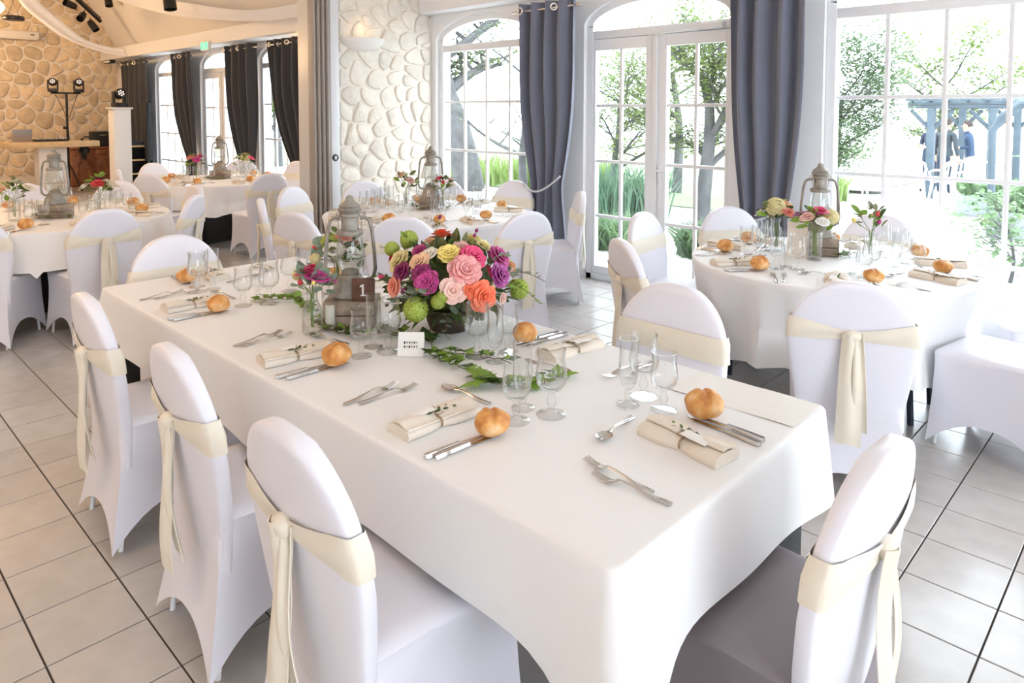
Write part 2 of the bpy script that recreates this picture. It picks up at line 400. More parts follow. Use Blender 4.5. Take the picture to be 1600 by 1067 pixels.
# ---- stone facing: every stone its own piece
def clip(poly, p, n):
    out = []
    for a, b in zip(poly, poly[1:]+poly[:1]):
        da = (a[0]-p[0])*n[0]+(a[1]-p[1])*n[1]; db = (b[0]-p[0])*n[0]+(b[1]-p[1])*n[1]
        if da <= 0: out.append(a)
        if da*db < 0:
            t = da/(da-db); out.append((a[0]+(b[0]-a[0])*t, a[1]+(b[1]-a[1])*t))
    return out
def stones(parent, x, y0, y1, z0, z1, size, mname, seed, joint, depth, hide=None, skip=None):
    rnd = random.Random(seed); pts = []; ny, nz = max(2, round((y1-y0)/size)), max(2, round((z1-z0)/size))
    for i in range(-1, ny+1):
        for j in range(-1, nz+1):
            pts.append((y0+(i+.5+rnd.uniform(-.42, .42)+(.25 if j % 2 else -.25))*(y1-y0)/ny, z0+(j+.5+rnd.uniform(-.40, .40))*(z1-z0)/nz))
    n = 0
    for k, c in enumerate(pts):
        poly = [(y0, z0), (y1, z0), (y1, z1), (y0, z1)]
        for q, d in enumerate(pts):
            if q == k or (d[0]-c[0])**2+(d[1]-c[1])**2 > (3.2*size)**2: continue
            v = (d[0]-c[0], d[1]-c[1]); l = math.hypot(*v)
            if l < 1e-6: continue
            nn = (v[0]/l, v[1]/l); mid = ((c[0]+d[0])/2-nn[0]*joint/2, (c[1]+d[1])/2-nn[1]*joint/2)
            poly = clip(poly, mid, nn)
            if not poly: break
        if len(poly) < 3: continue
        cy = sum(p[0] for p in poly)/len(poly); cz = sum(p[1] for p in poly)/len(poly)
        if skip and skip(cy, cz): continue
        # round the corners once
        sm = []
        for a, b in zip(poly, poly[1:]+poly[:1]):
            if math.hypot(b[0]-a[0], b[1]-a[1]) < .012: continue
            sm += [(a[0]*.76+b[0]*.24, a[1]*.76+b[1]*.24), (a[0]*.24+b[0]*.76, a[1]*.24+b[1]*.76)]
        if len(sm) < 5: continue
        d = depth*rnd.uniform(.65, 1.25); b = MB()
        r0 = [(x, p[0], p[1]) for p in sm]
        r1 = [(x+d*.75, p[0]+(cy-p[0])*.04, p[1]+(cz-p[1])*.04) for p in sm]
        r2 = [(x+d*rnd.uniform(.9, 1.1), p[0]+(cy-p[0])*.17, p[1]+(cz-p[1])*.17) for p in sm]
        b.rings([r0, r1, r2], True, (False, True)); part('stone', b, mname, parent, True, 60); n += 1
    return n
wb = struct('wall_back', MB().box((BX-.1, .85, 2.8), (.2, 9.2, 5.8)), 'mortar')
stones(wb, BX, 2.75, 5.27, .25, 4.2, .265, 'stone', 4, .035, .03)
ws = struct('wall_pier', MB().box((SX-.09, (4.05+WY)/2, 1.6), (.18, WY-4.05, 3.2)), 'mortar')
stones(ws, SX, 4.07, 5.28, .25, 3.1, .205, 'stone_pale', 9, .022, .024)

# ---- folding partition parked against the pier
pr = thing('folding_partition', 'greige folding partition stacked beside the pale stone pier', 'partition', (0, 0, 0))
for k in range(4):
    y = 3.775+k*.04
    b = MB().box((-6.45-.02*(3-k), y+.018, 1.52), (.11, .031, 2.98), b=.006)
    b.box((-6.392-.02*(3-k), y+.012, 1.52), (.012, .010, 2.96)); part('panel', b, 'parti', pr)
part('jamb', MB().box((-6.72, 3.985, 1.52), (.66, .105, 2.98), b=.012), 'parti_white', pr)
lk = MB().lathe([(0, .004), (.034, .004), (.036, 0), (.036, -.004)], 24, mx=Matrix.Translation((-6.383, 3.975, 1.115)) @ Matrix.Rotation(PI/2, 4, 'Y'))
lo = part('lock', lk, 'blackmetal', pr)
part('lock_plate', MB().box((-6.3775, 3.975, 1.115), (.004, .026, .036), b=.001), 'parti_white', lo)

# ---- curtains
def make_curtain(name, label, x0, x1, zt, zb, tie, gx0, gx1, mname, folds, y=5.06, gather=True, group=None):
    root = thing(name, label, 'curtain', ((x0+x1)/2, y, 0), 0, group); cx = (x0+x1)/2
    def edge(v):
        z = zt+(zb-zt)*v
        if not gather: return x0, x1, z, 1
        t = (zt-z)/(zt-tie)
        if t <= 1:
            k = t**2.2; k2 = t**3
        else:
            k = 1-.22*(t-1)/((zt-zb)/(zt-tie)-1+1e-6); k2 = k
        return x0+(gx0-x0)*k, x1+(gx1-x1)*k2, z, k
    rnd = random.Random(hash(label) % 1000 if False else len(label)*7)
    ph = rnd.uniform(0, 6)
    def fn(u, v):
        a, b, z, k = edge(v); w = u+.018*math.sin(u*folds*PI+ph)
        amp = .055*(1-.35*k)
        yy = amp*math.sin(2*PI*folds*u+ph+.5*math.sin(3*v)+.4*math.sin(5*u))+.012*math.sin(9*v+4*u)
        return (a+(b-a)*w-cx, yy, z)
    part('fabric', MB().sheet(fn, 110, 34, .004), mname, root, True, 80)
    n = 5 if x1-x0 < .75 else 6
    for q in range(n):
        u = (q+.6)/n; mx = Matrix.Translation((x0+(x1-x0)*u-cx, -.045*math.cos(q*2.1)-.012, zt-.07)) @ Matrix.Rotation(q*1.3, 4, 'Z') @ Matrix.Rotation(PI/2, 4, 'X')
        part('eyelet', MB().rings([[((.030+.008*math.cos(2*PI*j/8))*math.cos(2*PI*i/20), (.030+.008*math.cos(2*PI*j/8))*math.sin(2*PI*i/20), .007*math.sin(2*PI*j/8)) for j in range(8)] for i in range(21)], True, (False, False), mx), 'ring', root)
    part('rod', MB().tube([(x0-cx-.08, 0, zt-.07), (x1-cx+.08, 0, zt-.07)], .012, 10), 'ring', root)
    if gather:
        pts = []
        for q in range(15):
            s = q/14; a, b, z, k = edge((zt-tie)/(zt-zb))
            pts.append((a-.02+(b-a+.05)*s-cx, -.075-.05*math.sin(PI*s), tie-.08*math.sin(PI*min(1, s*1.0))+.10*s**2))
        part('tieback', MB().tube(pts, .009, 8), 'cord', root)
    return root
make_curtain('curtain', 'slate grey curtain tied back left of the french doors', -4.83, -4.11, 2.63, .40, .90, -4.66, -4.24, 'curtain', 4.3)
make_curtain('curtain', 'slate grey curtain tied back right of the french doors', -2.61, -2.00, 2.68, .42, .86, -2.50, -2.10, 'curtain', 3.8)
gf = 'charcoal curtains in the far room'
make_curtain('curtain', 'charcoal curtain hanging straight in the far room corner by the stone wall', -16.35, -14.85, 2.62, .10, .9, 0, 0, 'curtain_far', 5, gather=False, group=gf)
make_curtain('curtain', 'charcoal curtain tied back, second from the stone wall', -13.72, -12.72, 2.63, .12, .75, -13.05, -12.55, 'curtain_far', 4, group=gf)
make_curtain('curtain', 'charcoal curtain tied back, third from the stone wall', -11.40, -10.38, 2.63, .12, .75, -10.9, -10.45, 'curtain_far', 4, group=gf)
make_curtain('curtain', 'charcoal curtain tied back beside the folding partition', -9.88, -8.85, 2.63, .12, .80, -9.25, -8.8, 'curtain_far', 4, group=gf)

# ================================================================== CHAIRS
def back_ring(z, off=0.0, n=48):
    """cross-section of the padded backrest at height z (chair faces +Y)"""
    if z < .64: w = .208+.036*min(1, max(0, (z-.40)/.22))
    else: w = .244*max(0.02, 1-((z-.64)/.282)**2.4)**.5
    yc = -.205-.075*max(0, (z-.40)/.52)**1.15; th = .031*min(1, (.935-z)/.04+.15)*min(1, .45+.55*max(0, z-.30)/.16)
    out = []
    for k in range(n):
        a = 2*PI*k/n; c, s = math.cos(a), math.sin(a)
        x = (w+off)*math.copysign(abs(c)**.62, c); y = (th+off)*math.copysign(abs(s)**.42, s)
        out.append((x, yc+y+.010*(x/.23)**2, z))
    return out
def make_chair_with(seat_mat='cover'):
    def make():
        root = link('banquet_chair', None)
        # seat with its skirt stretched to the four feet
        NS = 14; per = []
        sx, yb, yf = .225, -.224, .235; fx, fb, ff = .230, -.268, .248
        cor = [(-1, -1), (1, -1), (1, 1), (-1, 1)]
        def pt(a, b, s, X, YB, YF):
            ya, yc = (YB if a[1] < 0 else YF), (YB if b[1] < 0 else YF)
            return (a[0]*X+(b[0]-a[0])*X*s, ya+(yc-ya)*s)
        rc = .045
        def seatpt(k, s):
            a, b = cor[k], cor[(k+1) % 4]; x, y = pt(a, b, s, sx, yb, yf)
            # rounded corners
            cx_, cy_ = math.copysign(sx-rc, x), (yf-rc if y > 0 else yb+rc)
            if abs(x) > sx-rc and (y > yf-rc or y < yb+rc):
                v = Vector((x-cx_, y-cy_)); 
                if v.length > 1e-6: v = v.normalized()*rc
                return (cx_+v.x, cy_+v.y)
            return (x, y)
        rings_ = []
        for ins, z in ((.10, .474), (.05, .473), (.022, .468), (.006, .456)):
            rings_.append([((lambda p: (p[0]*(1-ins/sx), (p[1]-.01)*(1-ins/.225)+.01, z))(seatpt(k, q/NS))) for k in range(4) for q in range(NS)])
        NV = 12
        for v_ in range(NV+1):
            v = v_/NV; r = []
            for k in range(4):
                for q in range(NS):
                    s = q/NS; S = 2*s-1; a, b = cor[k], cor[(k+1) % 4]
                    p0 = seatpt(k, s); p1 = pt(a, b, s, fx, fb, ff); hem = .010+(.105 if k == 0 else .135)*(1-abs(S)**2.2)
                    e = v; x = p0[0]+(p1[0]-p0[0])*e**1.3; y = p0[1]+(p1[1]-p0[1])*e**1.3
                    pull = (.020 if k == 0 else .034)*(1-S*S)*math.sin(PI*.5*v)+.008*math.sin(PI*v)
                    x *= 1-(.07*(1-v)*max(0, min(1, (.1-y)/.3)))
                    nx, ny = ((a[0]+b[0])/2, (a[1]+b[1])/2); x -= nx*pull; y -= ny*pull
                    r.append((x, y, .444+(hem-.444)*v))
            rings_.append(r)
        sb = MB(); sb.rings(rings_, True, (True, False))
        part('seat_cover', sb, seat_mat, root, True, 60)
        bk = MB(); zs = [.30, .36, .40, .44, .50, .56, .62, .66, .70, .74, .78, .81, .84, .865, .885, .90, .911, .918]
        bk.rings([back_ring(z) for z in zs], True, (False, True)); part('back_cover', bk, 'cover', root, True, 70)
        # sash round the back, drawn in to a knot behind
        rg = []; n = 56
        for tt in (-1, -.5, 0, .5, 1):
            row = []
            for k in range(n):
                base = back_ring(.712, .004, n)[k]; a = 2*PI*k/n; wx = min(1, abs(base[0])/.228)
                h = .047 if math.sin(a) > 0 else .017+.030*wx**1.1
                z = .712+tt*h-.012*(1-wx)*(math.sin(a) < 0)
                p = back_ring(z, .005+.004*(1-abs(tt))+.003*math.sin(5*a+tt*9)*(math.sin(a) < 0), n)[k]; row.append((p[0], p[1], z))
            rg.append(row)
        part('sash_band', MB().rings(rg, True, (False, False)), 'sash', root, True, 70)
        yk = back_ring(.70)[36][1]
        kn = MB().lathe([(.002, -.024), (.024, -.020), (.033, -.006), (.033, .008), (.022, .018), (.002, .021)], 14, caps=(True, True), mx=Matrix.Translation((.0, yk-.012, .702)) @ Matrix.Scale(.62, 4, (0, 1, 0)))
        part('sash_knot', kn, 'sash', root)
        def tail(x0, x1, w0, w1, ln, dy, ph):
            def fn(u, v):
                w = w0+(w1-w0)*v**.8; z = .712-ln*v
                x = x0+(x1-x0)*v+(u-.5)*w; y = yk-.022-dy+.018*v-.010*math.cos(6*(u-.5)+ph)*(1-.5*v)+.012*math.sin(5*v+ph)
                return (x, y, z+.010*math.sin(3*u+ph)*v)
            return MB().sheet(fn, 8, 18, .0025)
        part('sash_tail', tail(-.006, -.010, .062, .100, .46, .010, .4), 'sash', root, True, 80)
        part('sash_tail', tail(.022, .034, .034, .060, .40, 0, 1.9), 'sash', root, True, 80)
        for s in (-1, 1):
            part('leg', MB().tube([(s*.192, -.230, 0), (s*.168, -.182, .44)], .009, 8), 'frame', root)
            part('leg', MB().tube([(s*.192, .222, 0), (s*.168, .19, .44)], .009, 8), 'frame', root)
        return root
    return make
chair = Proto(make_chair_with()); chair_dark_seat = Proto(make_chair_with('cover_darker'))
def put_chair(top, face, label, group=None, proto=chair, z=0):
    """top: where the upper rim of the back is; face: direction the sitter looks"""
    d = Vector(face).normalized(); o = Vector(top)+d*.275
    return proto(label, 'chair', (o.x, o.y, z), facing(d.x, d.y), group)
G = 'banquet chairs at the long table'
put_chair((-2.95, .765), (0.03, 1), 'white covered chair with cream sash, farthest along the aisle side of the long table', G)
put_chair((-2.12, .765), (.05, 1), 'white covered chair with long cream sash tail, middle of the aisle side', G)
put_chair((-1.40, .74), (.02, 1), 'white covered chair with cream sash, closest on the aisle side of the long table', G)
put_chair((-.44, 1.56), (-1, .04), 'white covered chair with darker seat at the near end of the long table', G, chair_dark_seat)
put_chair((-4.00, 1.47), (1, 0), 'white covered chair pushed in at the far end of the long table', G)
put_chair((-1.46, 2.44), (.0, -1), 'white covered chair seen from the front across the long table', G)
# round tables: centre, radius and the backs of their chairs
RT = {1: ((-1.50, 4.15), .75), 2: ((-4.62, 3.75), .85), 3: ((-6.62, 1.45), .90), 4: ((-8.65, 3.72), .80)}
RTN = {1: 'the big-window round table', 2: 'the stone-pier round table', 3: 'the DJ-side round table', 4: 'the farthest round table'}
SEATS = {
 1: [((-.97, 2.97), 'nearest'), ((-2.19, 3.10), 'front left'), ((-2.68, 4.03), 'left'), ((-2.40, 4.70), 'rear left'), ((-1.50, 5.10), 'rear'), ((-.33, 4.86), 'rear right'), ((-.34, 3.93), 'right')],
 2: [((-3.67, 2.77), 'front middle'), ((-4.35, 2.38), 'front left'), ((-5.20, 2.57), 'left front'), ((-5.85, 3.18), 'left rear'), ((-5.84, 3.94), 'rear left'), ((-5.42, 4.60), 'rear middle'), ((-4.80, 5.00), 'rear right'), ((-3.75, 4.72), 'right'), ((-3.25, 3.51), 'front right')],
 3: [((-5.41, 1.55), 'nearest'), ((-5.81, 2.32), 'front right'), ((-6.55, 2.62), 'right'), ((-7.50, 2.26), 'rear right'), ((-7.85, 1.55), 'rear left'), ((-5.74, .82), 'front left')],
 4: [((-7.23, 3.68), 'nearest'), ((-8.05, 2.72), 'front left'), ((-8.95, 2.70), 'left'), ((-9.75, 3.35), 'rear left'), ((-9.55, 4.45), 'rear right'), ((-8.75, 4.85), 'right rear'), ((-8.0, 4.78), 'right')]}
for t, lst in SEATS.items():
    (cx, cy), r = RT[t]
    for (p, nm) in lst:
        put_chair(p, (cx-p[0], cy-p[1]), 'white covered chair at the %s place of %s' % (nm, RTN[t]), 'banquet chairs around '+RTN[t])

# ================================================================== TABLES AND CLOTHS
TZ = 0.75
def cloth_mesh(per, drop, wave, flare):
    """per: list of (x, y, nx, ny, extra_drop 0..1); the cloth lies on the top and falls over its edge"""
    rings_ = []
    for off, z in ((-.018, 0), (-.012, 0), (-.004, -.002), (.0, -.008)):
        rings_.append([(p[0]+p[2]*(off+.004), p[1]+p[3]*(off+.004), z) for p in per])
    NV = 14; n = len(per)
    for q in range(1, NV+1):
        v = q/NV; r = []
        for k, p in enumerate(per):
            s = k/n; d = drop*(1+p[4])
            w = wave(s)*v
            o = .004+flare*v+w+.07*max(0, p[4])*math.sin(PI*.5*v)-(p[5] if len(p) > 5 else 0)*min(1, v*1.6)
            r.append((p[0]+p[2]*o, p[1]+p[3]*o, -.008-d*v+.004*math.sin(40*s)*v))
        rings_.append(r)
    return MB().rings(rings_, True, (True, False))
def rect_per(hx, hy, n=64, rc=.03, cd=.55, cw=.16):
    out = []
    def side(x0, y0, x1, y1, nx, ny, m):
        for q in range(m):
            t = q/m; x, y = x0+(x1-x0)*t, y0+(y1-y0)*t
            out.append([x, y, nx, ny, 0])
    m1, m2 = n, n//2
    side(-hx+rc, -hy, hx-rc, -hy, 0, -1, m1)
    def corner(cx_, cy_, a0):
        for q in range(10): a = a0+PI/2*q/10; out.append([cx_+rc*math.cos(a), cy_+rc*math.sin(a), math.cos(a), math.sin(a), 0])
    corner(hx-rc, -hy+rc, -PI/2); side(hx, -hy+rc, hx, hy-rc, 1, 0, m2); corner(hx-rc, hy-rc, 0)
    side(hx-rc, hy, -hx+rc, hy, 0, 1, m1); corner(-hx+rc, hy-rc, PI/2); side(-hx, hy-rc, -hx, -hy+rc, -1, 0, m2); corner(-hx+rc, -hy+rc, PI)
    for p in out:
        d = math.hypot(hx-abs(p[0]), hy-abs(p[1])); p[4] = cd*math.exp(-(d/cw)**2)*(.15 if p[0] > 0 and p[1] > 0 else 1)
    return out
LT = (-3.76, -.74, 1.045, 2.075)              # the long table top
lcx, lcy, lhx, lhy = (LT[0]+LT[1])/2, (LT[2]+LT[3])/2, (LT[1]-LT[0])/2, (LT[3]-LT[2])/2
lt = thing('banquet_table', 'long banquet table on black panel legs under a white cloth', 'table', (lcx, lcy, 0))
part('table_top', MB().box((0, 0, TZ-.026), (2*lhx-.06, 2*lhy-.06, .04), b=.004), 'rustwood', lt)
for s in (-1, 1):
    part('panel_leg', MB().box((s*(lhx-.07), .365, .352), (.05, .20, .704), b=.004), 'black', lt)
    part('panel_leg', MB().box((s*(lhx-.07), -.425, .352), (.05, .09, .704), b=.004), 'black', lt)
cl = single('tablecloth', cloth_mesh(rect_per(lhx, lhy, cd=.42, cw=.15), .240, lambda s: .010*math.sin(s*46)+.008*math.sin(s*83+1), .012), 'cloth', 'white cloth draped over the long banquet table', 'tablecloth', 'white tablecloths', ang=70, loc=(lcx, lcy, TZ))
def round_table(t, hem, a0):
    (cx, cy), r = RT[t]
    o = thing('round_table', {1: 'round banquet table with black arched legs by the big window', 2: 'round banquet table by the pale stone pier', 3: 'round banquet table on a black pedestal nearest the DJ desk', 4: 'farthest round banquet table on a black pedestal'}[t], 'table', (cx, cy, 0), 0, 'round banquet tables')
    part('table_top', MB().lathe([(0, 0), (r-.02, 0), (r-.02, -.035), (0, -.035)], 48, (0, 0, TZ-.006)), 'rustwood', o)
    if t in (1, 2):
        for k in range(4):
            a = ((.35, 2.79, 3.49, 5.93) if t == 1 else [a0+PI/4+PI/2*j for j in range(4)])[k]; c, s = math.cos(a), math.sin(a)
            part('leg', MB().tube([(c*.18, s*.18, .70), (c*.26, s*.26, .55), (c*.40, s*.40, .45), (c*.49, s*.49, .34), (c*.52, s*.52, .2), (c*.53, s*.53, 0)], .016, 8), 'legmetal', o)
    else:
        part('pedestal', MB().box((.1, 0, .353), (.06, .62, .70), mx=Matrix.Rotation(a0, 4, 'Z'), b=.004), 'black', o)
        part('pedestal', MB().box((-.1, 0, .353), (.06, .62, .70), mx=Matrix.Rotation(a0, 4, 'Z'), b=.004), 'black', o)
    n = 160; per = []
    for k in range(n):
        a = 2*PI*k/n; c, s = math.cos(a), math.sin(a)
        m = 1/max(abs(math.cos(a-a0)), abs(math.sin(a-a0)))-1          # square cloth on a round top
        per.append([r*c, r*s, c, s, m*.40])
    # where a chair is pushed in, the cloth comes to rest on its seat
    lim = []; ins = []
    for p in per:
        hit = 0; tuck = 0
        for (tp, nm) in SEATS[t]:
            d = Vector((cx-tp[0], cy-tp[1])).normalized(); o_ = Vector(tp)+d*.275
            for off in (0.0, .06, .12):
                q = Vector((cx+p[0]+p[2]*off, cy+p[1]+p[3]*off))-o_
                if abs(q.dot(Vector((d.y, -d.x)))) < .255 and -.30 < q.dot(d) < .275:
                    if math.hypot(tp[0]-cx, tp[1]-cy)-.515 > r-.09: tuck = 1
                    else: hit = 1
        lim.append(hit); ins.append(tuck)
    for k in range(n): per[k].append(.125*max(ins[(k+j) % n]*(1-max(0, abs(j)-1)/5) for j in range(-5, 6)))
    for k in range(n):
        w_ = max(lim[(k+j) % n]*(1-abs(j)/4) for j in range(-3, 4)); full = (TZ-hem)*(1+per[k][4]); short = TZ-.008-.484
        per[k][4] = (full*(1-w_)+min(full, short)*w_)/(TZ-hem)-1
        if lim[k] or lim[(k+1) % n] or lim[k-1]: per[k][4] = min(full, short)/(TZ-hem)-1
    lab = {1: 'white cloth hanging over the round table by the big window', 2: 'white cloth hanging over the round table by the stone pier', 3: 'white square cloth over the round table nearest the DJ desk', 4: 'white cloth over the farthest round table'}[t]
    single('tablecloth', cloth_mesh(per, TZ-hem, lambda s: .016*math.sin(s*2*PI*9+t)+.010*math.sin(s*2*PI*17), .05), 'cloth', lab, 'tablecloth', 'white tablecloths', ang=70, loc=(cx, cy, TZ))
round_table(1, .33, .35); round_table(2, .33, .2); round_table(3, .42, .12); round_table(4, .45, .35)

# ================================================================== TABLEWARE
SZ = TZ+.0005
def loft(st, th):
    """st: (y, halfwidth, z, x-offset) along the length; flat loft with thickness th"""
    R = []
    for y, w, z, x in st: R.append([(x-w, y, z), (x-w*.6, y, z+th), (x+w*.6, y, z+th), (x+w, y, z), (x+w*.6, y, z-th*.2), (x-w*.6, y, z-th*.2)])
    return MB().rings(R, True, (True, True))
def mk_fork():
    o = link('fork', None)
    h = loft([(-.10, .004, .003, 0), (-.096, .0095, .003, 0), (-.06, .008, .004, 0), (-.01, .0035, .011, 0), (.025, .0032, .014, 0), (.038, .010, .010, 0), (.045, .0125, .006, 0), (.060, .0125, .003, 0)], .0025)
    part('handle', h, 'chrome', o)
    for k in range(4):
        x = (k-1.5)*.0066; part('tine', loft([(.057, .0024, .0035, x), (.075, .0020, .005, x), (.100, .0011, .012, x)], .0018), 'chrome', o)
    return o
def mk_knife():
    o = link('knife', None)
    part('handle', loft([(-.115, .004, .003, 0), (-.11, .0095, .003, 0), (-.07, .0085, .004, 0), (-.02, .007, .004, 0), (-.008, .0065, .004, 0)], .008), 'chrome', o)
    part('blade', loft([(-.010, .005, .006, 0), (.0, .0085, .005, 0), (.06, .0095, .004, 0), (.095, .0075, .004, .001), (.108, .001, .004, .004)], .0018), 'chrome', o)
    return o
def mk_spoon():
    o = link('spoon', None)
    part('handle', loft([(-.10, .004, .003, 0), (-.096, .009, .003, 0), (-.06, .0075, .004, 0), (-.01, .0035, .011, 0), (.025, .0032, .013, 0), (.042, .007, .010, 0)], .0025), 'chrome', o)
    def bowl(u, v):
        a = 2*PI*u; return (.0205*v*math.cos(a)*(1-.12*math.sin(a)), .068+.030*v*math.sin(a), .0025+.009*v**2)
    part('bowl', MB().grid(bowl, 20, 5, closeu=True), 'chrome', o)
    return o
fork, knife, spoon = Proto(mk_fork), Proto(mk_knife), Proto(mk_spoon)
def mk_roll(seed):
    def mk():
        rnd = random.Random(seed); ax = rnd.uniform(-.5, .5); off = Vector((seed*3.1, seed, 0)); sp = rnd.uniform(.8, 1.0)
        def fn(u, v):
            a = 2*PI*u; b = PI*v; d = Vector((math.sin(b)*math.cos(a), math.sin(b)*math.sin(a), math.cos(b)))
            r = 1+.10*noise.noise(d*1.6+off)+.035*noise.noise(d*5+off)
            g = abs(d.x*math.cos(ax)+d.y*math.sin(ax)+.15*math.sin(3*d.y))
            if d.z > 0: r -= .13*math.exp(-(g/.13)**2)*min(1, d.z*1.6); r += .05*math.exp(-((g-.26)/.12)**2)*d.z
            return (d.x*.056*r*sp, d.y*.051*r, .031+max(-.031, d.z*.040*r))
        return part('bread_roll', MB().grid(fn, 40, 22, closeu=True), 'bread', None, True, 80)
    return mk
rolls = [Proto(mk_roll(s)) for s in (1, 2, 3)]
LEAFV = [(0, 0, 0), (.22, .25, .06), (.27, .5, .08), (.17, .8, .05), (0, 1, 0), (-.17, .8, .05), (-.27, .5, .08), (-.22, .25, .06), (0, .3, 0), (0, .65, .01)]
LEAFF = [(0, 1, 8), (1, 2, 9, 8), (2, 3, 9), (3, 4, 9), (4, 5, 9), (5, 6, 9), (6, 7, 8, 9), (7, 0, 8)]
def leaf_into(b, p, d, roll, s):
    q = Vector(d).to_track_quat('Y', 'Z').to_matrix().to_4x4() @ Matrix.Rotation(roll, 4, 'Y')
    b.add([(x*s, y*s, z*s) for x, y, z in LEAFV], LEAFF, Matrix.Translation(p) @ q)
def mk_napkin():
    o = link('napkin', None); rnd = random.Random(5)
    def ring(y):
        pinch = 1-.30*math.exp(-((y+.005)/.028)**2); w = .050*pinch*(1+.05*math.sin(20*y)); t = .030*(1-.30*math.exp(-((y+.005)/.03)**2))
        pr = [(-1, .0), (-1.06, .35), (-.95, .72), (-.6, .95), (0, 1.0), (.55, .93), (.9, .75), (1.02, .45), (.98, .1), (.9, 0), (0, 0)]
        return [(x*w, y, z*t) for x, z in pr]
    part('folded_cloth', MB().rings([ring(-.12+.24*k/16) for k in range(17)], True, (True, True)), 'napkin', o, True, 50)
    def flap(u, v):
        y = -.119+.238*v; pinch = 1-.30*math.exp(-((y+.005)/.028)**2); t = .030*(1-.30*math.exp(-((y+.005)/.03)**2))
        return ((-.35+1.28*u)*.050*pinch, y, t*(1.02-.30*max(0, u-.55))+.0035+.003*math.sin(6*u))
    part('top_fold', MB().sheet(flap, 6, 14, .004), 'napkin', o, True, 60)
    tw = MB()
    for dy in (-.007, -.003):
        R = []
        for k in range(25):
            a = 2*PI*k/24; c, s = math.cos(a), math.sin(a); R.append((.040*math.copysign(abs(c)**.6, c), dy, .0135+.0145*math.copysign(abs(s)**.7, s)))
        tw.tube(R, .0013, 5)
    for sg in (-1, 1): tw.tube([(0, -.005, .029), (sg*.012, .010, .036), (sg*.026, .012, .035), (sg*.022, -.004, .031), (0, -.005, .029)], .0011, 5)
    part('twine', tw, 'twine', o)
    part('name_tag', MB().sheet(lambda u, v: (-.030+.036*u, -.075+.075*v, .0345+.004*v+.002*math.sin(3*u)), 3, 4, .0008), 'paper', o)
    sp = MB().tube([(-.012, -.05, .033), (0, 0, .033), (.008, .055, .034)], .0009, 5)
    for k in range(7):
        y = -.03+.013*k; leaf_into(sp, (.002+.001*k, y, .034), (.8*(-1)**k, .7, .25), .4, .018)
    part('sprig', sp, 'ivydark', o)
    return o
napkin = Proto(mk_napkin)
def wineglass(profile):
    def mk():
        return part('glass', MB().lathe(profile, 28), 'glass', None, True, 60)
    return mk
P_SMALL = [(0, .001), (.030, .001), (.031, .003), (.012, .007), (.008, .012), (.006, .018), (.010, .026), (.0095, .034), (.006, .042), (.009, .050), (.022, .056), (.030, .066), (.033, .080), (.0305, .098), (.0275, .116), (.0295, .136), (.0287, .136), (.0265, .116), (.0295, .098), (.0318, .080), (.0285, .067), (.020, .059), (0, .056)]
P_LARGE = [(r*1.36, z*1.40) for r, z in P_SMALL]
P_SMALL = [(r*1.22, z*1.25) for r, z in P_SMALL]
P_FLUTE = [(0, .001), (.030, .001), (.031, .003), (.010, .007), (.007, .015), (.0105, .024), (.009, .034), (.0065, .040), (.012, .046), (.021, .058), (.0255, .080), (.026, .105), (.0235, .135), (.0245, .172), (.0237, .172), (.0225, .135), (.0248, .105), (.024, .080), (.019, .061), (0, .052)]
P_FLUTE = [(r*1.1, z*1.14) for r, z in P_FLUTE]
g_small, g_large, g_flute = [Proto(wineglass(p)) for p in (P_SMALL, P_LARGE, P_FLUTE)]

def setting(origin, inward, where, grp, full=True, k=0, jit=None, near=False):
    """one place at a table: origin on the table edge, inward towards the middle"""
    n = Vector((inward[0], inward[1], 0)).normalized(); t = Vector((n.y, -n.x, 0))          # t: the diner's right
    rnd = random.Random(k*17+3); base = facing(n.x, n.y)
    def at(dx, dy): p = Vector((origin[0], origin[1], 0))+t*dx+n*dy; return (p.x, p.y, SZ)
    j = lambda s=.008: rnd.uniform(-s, s)
    L = lambda s: s+' at '+where
    if full:
        fork(L('outer fork'), 'fork', at(-.285+j(), .155+j(.015)), base+.10+j(.06), grp+' forks')
        fork(L('inner fork'), 'fork', at(-.250+j(), .185+j(.015)), base-.03+j(.06), grp+' forks')
        knife(L('outer knife'), 'knife', at(.165+j(.004), .145+j()), base-.06+j(.03), grp+' knives')
        spoon(L('spoon'), 'spoon', at(-.07+j(.02), .34+j()), base+PI/2+.08+j(.15), grp+' spoons')
    knife(L('inner knife'), 'knife', at(.140+j(.004), .135+j()), base-.10+j(.03), grp+' knives')
    napkin(L('folded beige napkin tied with twine'), 'napkin', at(.0+j(), .165+j()), base-.12+j(.1), grp+' napkins')
    o = rolls[k % 3](L('crusty bread roll'), 'bread roll', at(.165+j(), .215+j()), rnd.uniform(0, 6.28), grp+' rolls', rnd.uniform(.86, .99))
    o.location.z += .0125
    g_small(L('small stemmed glass'), 'glass', at(.145+j(), .325+j()), 0, grp+' glasses')
    g_flute(L('champagne flute'), 'glass', at(.105+j(), .41+j()), 0, grp+' glasses')
    g_large(L('large stemmed glass'), 'glass', at(.185+j(), .425+j()), 0, grp+' glasses')
LG = 'long table'
for k, (o, n, w) in enumerate([((-1.46, LT[2]), (0, 1), 'the closest aisle-side place of the long table'), ((-2.20, LT[2]), (0, 1), 'the middle aisle-side place of the long table'),
        ((-3.10, LT[2]), (0, 1), 'the farthest aisle-side place of the long table'), ((LT[1], 1.575), (-1, 0), 'the near end place of the long table'),
        ((LT[0], 1.52), (1, 0), 'the far end place of the long table'), ((-1.57, LT[3]), (0, -1), 'the window-side front place of the long table'),
        ((-2.85, LT[3]), (0, -1), 'the window-side rear place of the long table')]):
    setting(o, n, w, LG, True, k)
